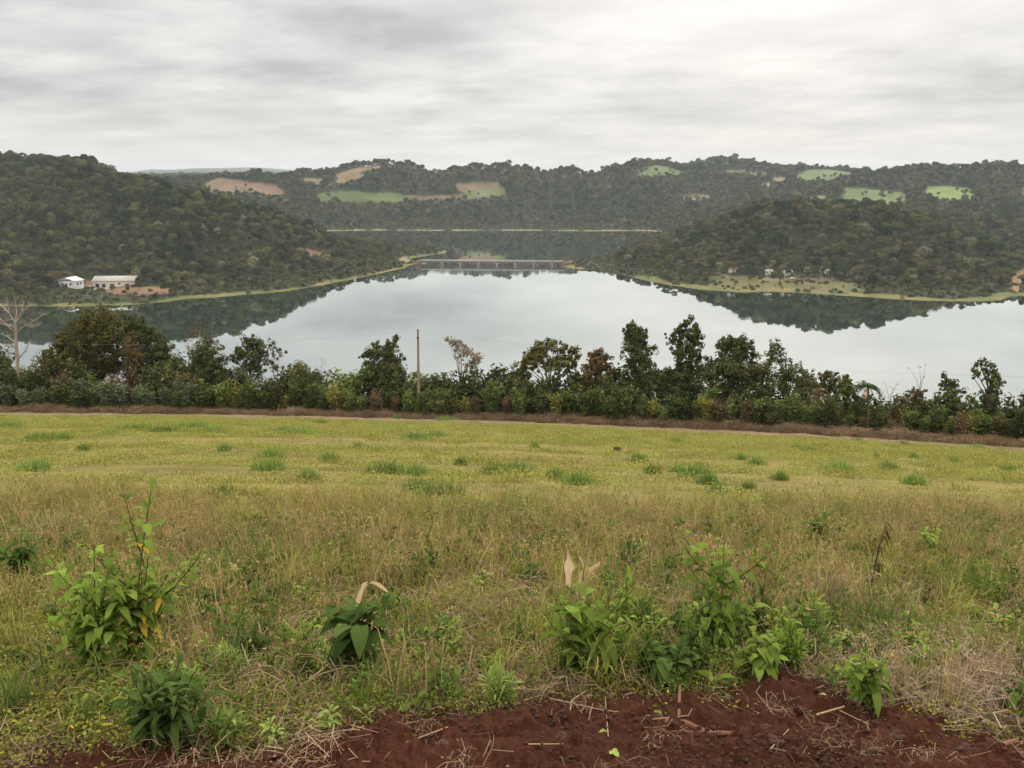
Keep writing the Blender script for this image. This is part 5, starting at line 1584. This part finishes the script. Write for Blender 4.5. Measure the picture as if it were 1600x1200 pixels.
weed('dark weed with spreading leaves left of the pale feathery fan', 690, 1092, [(700, 1042), (722, 1052), (672, 1050)], 'lance', 'weed_dark', lsc=.6)
weed('pale fan-like feathery weed leaning left above the soil edge, centre', 785, 1104, [(762, 1058), (778, 1052), (795, 1060)], 'feather', 'weed_pale', name='feathery_weed', lsc=1.15)
weed('leafy weed with broad bright leaves under the dry maize stalk', 902, 1066, [(905, 915), (890, 960), (922, 935)], 'leafy', 'weed_leaf', lsc=1.35)
weed('leafy weed with narrow bright leaves, right neighbour of the one under the maize stalk', 948, 1058, [(950, 918), (968, 950), (940, 965)], 'lance', 'weed_leaf', lsc=.6, dens=1.1)
weed('bright feathery weed at the foot of the two bright leafy weeds', 925, 1072, [(926, 1012), (915, 1025)], 'feather', 'weed_pale', name='feathery_weed')
weed('dense feathery weed right of the two bright leafy weeds', 985, 1068, [(978, 1030), (995, 1036)], 'feather', 'weed_leaf', name='feathery_weed', lsc=1.1)
weed('dark weed with large wilted leaves behind the broad-leaved one', 1062, 1012, [(1065, 945), (1032, 962), (1086, 948)], 'broad', 'weed_dark', lsc=.75)
weed('low dark green weed with broad crowded leaves, right of centre', 1042, 1078, [(1018, 1016), (1064, 1005), (1040, 1025), (1080, 1030)], 'broad', 'weed_dark', name='broad_leaved_weed', lsc=.85, dens=1.6)
weed('tall slender leafy weed rising right of centre', 1122, 1040, [(1132, 842), (1150, 900), (1108, 925)], 'leafy', 'weed_leaf', lsc=1.25, dens=.7)
weed('star-shaped pale weed spreading over the soil edge', 1116, 1088, [(1115, 1056)], 'rosette', 'weed_leaf', name='rosette_weed', lsc=1.1)
weed('feathery light green weed standing among the broad leaves right of centre', 1092, 1055, [(1090, 1000), (1104, 1010)], 'feather', 'weed_pale', name='feathery_weed')
weed('sturdy weed with thick fresh green leaves on top of the soil mound', 1188, 1072, [(1180, 986), (1158, 1012), (1203, 1004), (1190, 1025)], 'broad', 'weed_leaf', name='broad_leaved_weed', lsc=.85, dens=1.6)
weed('dense feathery fresh green weed right of the sturdy one on the mound', 1236, 1062, [(1236, 985), (1252, 1000), (1222, 1000), (1245, 1015)], 'feather', 'weed_leaf', name='feathery_weed', lsc=1.1)
weed('leafy weed with broad hanging leaves standing in front of the grey straw', 1352, 1108, [(1352, 1015), (1378, 1040), (1335, 1040)], 'broad', 'weed_leaf', lsc=.62, dens=1.6)
weed('upright weed with whorled leaves behind the one before the grey straw', 1412, 1040, [(1424, 945), (1400, 990), (1435, 990)], 'lance', 'weed_leaf', lsc=.62)
weed('round feathery weed above the grey straw', 1495, 1052, [(1494, 1008), (1474, 1018), (1516, 1018)], 'feather', 'weed_leaf', name='feathery_weed', lsc=.95)
weed('small yellow-green broad-leaved weed near the right edge', 1556, 995, [(1556, 950), (1570, 962)], 'broad', 'weed_pale', name='broad_leaved_weed', lsc=.5, dens=1.4)
weed('dark green leafy bush-like weed in the tall grass, left of the dark dried stalk', 1280, 872, [(1275, 806), (1291, 815), (1266, 830)], 'leafy', 'weed_dark', lsc=1.5)
weed('round leafy weed in the tall grass, right of the dark dried stalk', 1450, 878, [(1443, 826), (1462, 835), (1430, 845)], 'leafy', 'weed_leaf', lsc=1.5)
weed('small leafy weed at the far edge of the tall grass, right of centre', 985, 826, [(982, 788), (994, 796)], 'leafy', 'weed_leaf', lsc=1.6)
weed('dark needle-leaved weed in the grass, behind the dry maize stalk', 984, 905, [(982, 850), (992, 862), (972, 866)], 'feather', 'weed_dark', name='feathery_weed', lsc=1.4)
weed('dark broad weed in shade left of the dry maize stalk', 832, 925, [(828, 882), (845, 890), (815, 896)], 'broad', 'weed_dark', name='broad_leaved_weed', lsc=.8)
weed('yellow-green fern-like weed in the litter, centre', 703, 1005, [(692, 965), (715, 975)], 'feather', 'weed_pale', name='feathery_weed', lsc=1.1, dens=.5)
weed('leafy weed in the tall grass left of centre, above the drooping weed', 665, 880, [(668, 835), (678, 845)], 'leafy', 'weed_dark', lsc=1.3)
weed('leafy weed at the right edge, below the tall grass', 1590, 1120, [(1585, 1070), (1600, 1080)], 'leafy', 'weed_dark', lsc=1.2)
weed('leafy weed behind the feathery one, far left corner of the soil', 20, 1120, [(15, 1085), (30, 1095)], 'feather', 'weed_pale', name='feathery_weed')
weed('low leafy weed between the two tallest left weeds and the soil', 110, 1120, [(112, 1088), (98, 1098)], 'rosette', 'weed_leaf', name='rosette_weed', lsc=.6)

# tall grass clumps one can tell apart
def clump(label, px, py, ty, mat, n=90, sp_=.05, wd=.003):
    b = hit(px, py); H = float(at(px, ty, b[1])[2] - b[2])
    r = empty('grass_clump', tuple(float(v) for v in b), label, 'grass clump')
    strands(Geo(), n, sp_, H * .5, H * 1.15, .75, wd).build('blades', [MAT[mat]], r)
    strands(Geo(), n // 4, sp_, H * .4, H * 1.0, 1.1, wd * .8).build('dry_blades', [MAT['dry_straw']], r)


clump('tall olive grass clump above the drooping weed', 602, 932, 855, 'grass_olive')
clump('grass clump with bent pale blades, left of the tall olive clump', 440, 900, 848, 'grass_olive', 80)
clump('bright grass clump at the back of the weeds, middle', 735, 905, 862, 'grass_green', 80)
clump('spiky dark green clump of stiff leaves behind the dry maize stalk', 905, 848, 806, 'weed_dark', 40, .03, .008)
clump('dry straw-coloured clump in the right-hand weeds', 1288, 975, 880, 'dry_straw', 80)
clump('pale dry clump near the right edge', 1495, 850, 805, 'dry_straw', 90, .1)
clump('green grass clump in the middle right weeds', 1060, 850, 800, 'grass_green', 80, .08)
clump('tawny dry clump at the far left', 65, 870, 800, 'dry_straw', 90, .14)

# dry maize stalk and leaves
def corn(label, px, py, blades_, stalk=None, name='dry_maize_stalk'):
    b = hit(px, py); r = empty(name, tuple(float(v) for v in b), label, 'maize stalk')
    g = Geo()
    for P in blades_:
        Q_ = []; V = []
        pp = [at(x, y, b[1] + dy) - b for x, y, dy, w_ in P]
        pp = np.array(pp); ww = np.array([q_[3] for q_ in P], float) * b[1] / F * .5
        tt = np.linspace(0, len(P) - 1, 14); ii = np.arange(len(P))
        cc = np.stack([np.interp(tt, ii, pp[:, j]) for j in range(3)], 1); wq = np.interp(tt, ii, ww) * (1 + .3 * np.sin(tt * 5 + rng.uniform(0, 6)))
        ph2 = rng.uniform(0, 6)
        for i in range(14):
            an = ph2 + tt[i] * .9
            s2_ = np.array([cos(an) * .8 + .3, sin(an), .25 * sin(an * 2)]) * wq[i]
            V += [cc[i] - s2_, cc[i] + np.array([0, -.35 * wq[i], 0]), cc[i] + s2_]
        for i in range(13):
            a = i * 3; Q_ += [(a, a + 1, a + 4, a + 3), (a + 1, a + 2, a + 5, a + 4)]
        g.add(V, Q_, 0, rng.random())
    g.build('leaf', [MAT['corn_dry']], r)
    if stalk:
        g = Geo(); g.tube([at(x, y, b[1] + .02) - b for x, y in stalk], np.linspace(.009, .006, len(stalk)), 6); g.build('stalk', [MAT['wood_pale']], r)


corn('broken dry maize stalk with pale torn leaves standing in the weeds', 905, 990, [[(887, 858, 0, 3), (890, 880, 0, 12), (888, 905, -.03, 12), (890, 925, -.05, 3)], [(905, 868, 0, 4), (912, 885, 0, 14), (906, 905, -.02, 16), (908, 940, -.03, 12), (906, 960, 0, 3)],
     [(938, 878, 0, 3), (928, 888, 0, 14), (915, 905, -.02, 18), (910, 925, 0, 10)], [(884, 850, .02, 2), (887, 862, 0, 6), (893, 872, 0, 3)]], [(905, 992), (907, 940), (912, 890), (915, 872)])
corn('bent dry leaf arching over the drooping weed', 555, 1010, [[(552, 985, -.02, 4), (560, 935, -.02, 8), (572, 908, 0, 9), (590, 912, .02, 8), (612, 930, .05, 2)], [(575, 940, -.03, 10), (586, 928, -.03, 12), (592, 938, -.03, 3)]], [(535, 1085), (552, 1000), (570, 935)], 'dry_maize_stalk')
corn('small pale dry leaf standing at the back of the weeds, left of centre', 497, 800, [[(488, 772, 0, 3), (496, 782, 0, 7), (504, 796, 0, 3)], [(504, 780, 0, 4), (498, 786, 0, 4)]])
corn('curled white dry leaf beside the tall left weeds', 240, 905, [[(232, 878, 0, 4), (242, 870, 0, 9), (252, 876, .01, 10), (256, 895, .02, 6)]])
corn('straw-coloured dry stalk lying aslant in the middle of the litter', 830, 1062, [[(800, 1062, -.02, 12), (815, 1052, 0, 14), (835, 1040, 0, 7), (872, 1012, .03, 4)]])

# dark dried stalk on the right
b = hit(1358, 948)
r = empty('dried_stalk', tuple(float(v) for v in b), 'dark dried weed stalk with shrivelled leaves in the right-hand weeds', 'weed')
T2 = lambda x, y, dy=0: at(x, y, b[1] + dy) - b
g = Geo(); g.tube([T2(1356, 950), T2(1362, 915), T2(1370, 870), T2(1385, 815)], [.009, .008, .006, .003], 6); g.tube([T2(1344, 945), T2(1346, 915), T2(1365, 895)], [.004, .003, .002], 4)
g.build('stem', [MAT['metal_dark']], r)
g = Geo()
for k in range(46):
    q_ = rng.uniform(.2, 1); c_ = T2(1356, 950) + (T2(1385, 815) - T2(1356, 950)) * q_; a = rng.uniform(0, 6.28)
    blade(g, c_, (cos(a), sin(a)), rng.uniform(.04, .10), .008, .1, 1.1, 0, rng.random())
g.build('withered_foliage', [MAT['tree_brown']], r)

# ---------------------------------------------------------------- things lying on the red soil
def lumpy(name, p, rad, mat, label, cat, flat=.8, parent=None):
    import bmesh
    bm = bmesh.new(); bmesh.ops.create_icosphere(bm, subdivisions=4, radius=1.0)
    co = np.array([v.co[:] for v in bm.verts]); s0 = rng.uniform(0, 50)
    d = 1 + .30 * vnoise(co[:, 0] * 1.6 + s0, co[:, 1] * 1.6 + co[:, 2] * 1.3, 5) + .16 * vnoise(co[:, 0] * 5 + s0, co[:, 2] * 5 + co[:, 1] * 3, 6) + .09 * vnoise(co[:, 0] * 13 + s0, co[:, 2] * 13 + co[:, 1] * 9, 7)
    co = co * d[:, None] * rad * np.array([1.15, 1, flat])
    for v, c_ in zip(bm.verts, co): v.co = c_
    me = bpy.data.meshes.new(name); bm.to_mesh(me); bm.free(); me.materials.append(MAT[mat])
    for f in me.polygons: f.use_smooth = True
    o = bpy.data.objects.new(name, me); COL.objects.link(o); o.location = p
    return tag(o, label, cat)


def soil_pt(px, py):
    p = hit(px, py)
    return np.array([p[0], p[1], p[2] + float(soil_h(np.array([p[0]]), np.array([p[1]]))[0])])


p = hit(965, 705); lumpy('earth_clod', (p[0], p[1], p[2] + .08), .13, 'soil_red', 'lone dark red clod of earth lying on the yellow field', 'clod', .7)
for px, py, rr, lab in ((1195, 1142, .035, 'round clod in the hollow of the soil bank, right of the half-buried log'), (880, 1160, .04, 'smooth clod on the soil below the maize stalk'), (1210, 1165, .05, 'large clod near the bottom edge below the mound'),
                        (480, 1160, .035, 'reddish clod between the pale rosette weeds on the soil edge'), (1510, 1180, .045, 'clod in the bottom right part of the soil'), (690, 1175, .035, 'clod on the bare soil, bottom centre'),
                        (1250, 1120, .03, 'small clod on the near face of the soil mound'), (1400, 1165, .04, 'clod under the grey straw on the right soil')):
    q_ = soil_pt(px, py); lumpy('earth_clod', tuple(q_ + np.array([0, 0, rr * .05])), rr * .85, 'soil_red', lab, 'clod', .75)


def stick(name, pts, rad, mat, label, cat='stick'):
    P = [soil_pt(x, y) + np.array([0, 0, dz]) for x, y, dz in pts]
    b0 = P[0]; g = Geo(); g.tube([q_ - b0 + rng.normal(size=3) * rad * .2 for q_ in P], rad * np.linspace(1, .75, len(P)), 8)
    e0 = P[0] - b0; g.tube([e0, e0 + np.array([1e-4, 0, 0])], [rad, 1e-4], 8)
    o = g.build(name, [MAT[mat]], smooth=True); o.location = b0
    return tag(o, label, cat)


stick('half_buried_log', [(1040, 1138, .005), (1070, 1142, .012), (1105, 1146, .01), (1150, 1146, -.01)], .018, 'wood_red', 'soil-stained half-buried log lying across the red soil', 'log')
stick('stump_end', [(1060, 1135, -.01), (1060, 1112, .03), (1061, 1100, .07)], .010, 'wood_red', 'short upright root stub standing behind the half-buried log', 'root')
stick('wood_chip', [(1563, 1178, .0), (1590, 1165, .015)], .014, 'wood_red', 'thick broken piece of root at the lower right edge', 'root')
stick('cut_stick', [(1276, 1122, .012), (1318, 1122, .014)], .0065, 'wood_pale', 'short pale cut stick on the near face of the soil mound')
for i, (pts_, lab) in enumerate((([(860, 1108, .02), (940, 1120, .03), (1015, 1130, .02)], 'long thin pale twig crossing above the half-buried log'), ([(1020, 1130, .01), (1075, 1130, .03), (1080, 1128, .03)], 'thin twig touching the root stub'),
                                 ([(700, 1150, .01), (640, 1170, .02), (545, 1195, .01)], 'long thin twig near the bottom, left of centre'), ([(945, 1100, .02), (950, 1165, .02)], 'thin upright straw hanging down the soil below the bright weeds'),
                                 ([(1405, 1172, .01), (1345, 1135, .02), (1310, 1125, .01)], 'bent twig at the foot of the mound, right side'), ([(400, 1175, .01), (470, 1166, .03), (570, 1150, .01)], 'brown twig lying below the pale rosette weeds'),
                                 ([(1295, 1172, .01), (1318, 1190, .01)], 'short pale splinter at the bottom right of the soil'), ([(825, 1185, .01), (880, 1180, .01)], 'thin root on the soil at the bottom centre'),
                                 ([(1200, 1178, .01), (1232, 1145, .02)], 'straight pale straw leaning at the bottom, below the mound'), ([(1470, 1150, .02), (1560, 1148, .03), (1600, 1152, .02)], 'straw-coloured bent stem at the lower right corner'))):
    stick('twig', pts_, .0028, 'wood_pale', lab, 'twig')


def leafbit(px, py, L, W, mat, lab):
    p = soil_pt(px, py); g = Geo(); a = rng.uniform(-1, 1)
    blade(g, np.array([-L / 2, 0, .012]), (cos(a), sin(a)), L, W, .25, .3, 0, .8, wavy=.3); o = g.build('fallen_leaf', [MAT[mat]]); o.location = p
    tag(o, lab, 'leaf')


leafbit(962, 1184, .055, .022, 'weed_pale', 'pale green torn leaf on the soil at the bottom edge')
leafbit(945, 1148, .06, .012, 'weed_pale', 'grey-green fallen leaf under the long thin twig')
leafbit(1028, 1120, .045, .014, 'weed_leaf', 'small bright green leaf left of the root stub')
leafbit(1284, 1114, .045, .010, 'weed_pale', 'green leaf above the pale cut stick')

# grey straw heap on the right
c_pal = proto_collection('palestraw', [litter_proto('straw_pale') for _ in range(4)])
x, Y, d, e = zone(5200, 2.8, 6.5)
c0 = hit(1450, 1085); c1 = hit(1560, 1080)
dd = np.minimum(((x - c0[0]) / .42) ** 2 + ((Y - c0[1]) / .45) ** 2, ((x - c1[0]) / .5) ** 2 + ((Y - c1[1]) / .35) ** 2)
k = (dd < 1.1 * rng.random(len(x)) + .1) & (d > -.1) & (rng.random(len(x)) < .55)
scatter('straw_heap', np.stack([x, Y, near_z(x, Y) + .035], 1)[k], rng.uniform(.9, 1.5, k.sum()), rng.uniform(0, 6.28, k.sum()), c_pal, 4, 'heap of bleached straw and thin stalks at the right edge of the soil', 'straw', tilt=.25)

# crumbs of loose soil
def crumb():
    g = Geo()
    for k in range(14):
        c_ = np.array([*(rng.normal(size=2) * .05), .002]); r_ = rng.uniform(.002, .010)
        g.tube([c_ + np.array([0, 0, -r_ * .6]), c_ + np.array([r_ * .1, 0, 0]), c_ + np.array([0, r_ * .1, r_ * .55]), c_ + np.array([0, 0, r_ * .8])], [r_ * .6, r_, r_ * .8, r_ * .1], 5)
    return g.build('p', [MAT['soil_red']], link=False)


c_cr = proto_collection('crumb', [crumb() for _ in range(5)])
x, Y, d, e = zone(5200, 2.3, 5.5)
k = (d < .06) & (rng.random(len(x)) < .45 + .8 * vnoise(x * 4, Y * 4, 400))
x, Y = x[k], Y[k]
scatter('soil_crumbs', np.stack([x, Y, near_z(x, Y) + soil_h(x, Y)], 1), rng.uniform(.35, 1.5, len(x)), rng.uniform(0, 6.28, len(x)), c_cr, 5, 'loose crumbs of red soil over the bare bank', 'soil crumbs', tilt=.3)

# many small weeds standing in the tall grass, left to right
sw = []
for k in range(46):
    sw.append((rng.uniform(5, 1595), rng.uniform(815, 1010)))
sw.sort()
taken = [(150, 1068), (212, 1060), (262, 1168), (548, 1062), (902, 1066), (1062, 1012), (1122, 1040), (1188, 1072)]
nn_ = 0
for px, py in sw:
    if any(abs(px - a) < 45 and -40 < a2 - py < 160 for a, a2 in taken): continue
    nn_ += 1
    h_ = rng.uniform(22, 52) * (py - 640) / 260
    kd = ['leafy', 'feather', 'lance', 'leafy', 'broad'][rng.integers(0, 5)]; mt = ['weed_leaf', 'weed_dark', 'weed_pale', 'cover_deep', 'cover_deep', 'weed_leaf'][rng.integers(0, 6)]
    tops = [(px + rng.uniform(-8, 8), py - h_)] + [(px + rng.uniform(-16, 16), py - h_ * rng.uniform(.5, .9)) for _ in range(rng.integers(1, 4))]
    weed('%s green small weed in the grass, number %d from the left' % ({'weed_leaf': 'fresh', 'weed_dark': 'dark', 'weed_pale': 'pale', 'cover_deep': 'olive'}[mt], nn_), px, py, tops, kd, mt, name='small_weed', group='small weeds standing in the grass',
         lsc={'leafy': .8, 'feather': .9, 'lance': .5, 'broad': .42}[kd], dens=1.2)

# tangle of low weeds along the soil edge
nn_ = 0
te = sorted([(rng.uniform(870, 1275), rng.uniform(990, 1082)) for _ in range(50)] + [(rng.uniform(60, 460), rng.uniform(1010, 1150)) for _ in range(18)] + [(rng.uniform(460, 860), rng.uniform(1010, 1095)) for _ in range(14)]
            + [(rng.uniform(1290, 1600), rng.uniform(1010, 1110)) for _ in range(10)])
for px, py in te:
    if py > 1075 and 430 < px: py -= 20
    nn_ += 1
    h_ = rng.uniform(26, 70) * (1.35 if 940 < px < 1270 else 1.0)
    kd = ['leafy', 'lance', 'feather', 'broad', 'lance', 'leafy'][rng.integers(0, 6)]; mt = ['weed_leaf', 'weed_dark', 'weed_leaf', 'cover_deep', 'weed_dark', 'weed_pale'][rng.integers(0, 6)]
    tops = [(px + rng.uniform(-14, 14), py - h_)] + [(px + rng.uniform(-34, 34), py - h_ * rng.uniform(.4, .9)) for _ in range(rng.integers(2, 5))]
    weed('%s green low weed near the soil edge, number %d from the left' % ({'weed_leaf': 'fresh', 'weed_dark': 'dark', 'weed_pale': 'pale', 'cover_deep': 'olive'}[mt], nn_), px, py, tops, kd, mt, name='low_weed', group='low weeds sprawling near the soil edge',
         lsc={'leafy': .7, 'feather': .9, 'lance': .55, 'broad': .5}[kd], dens=1.1)
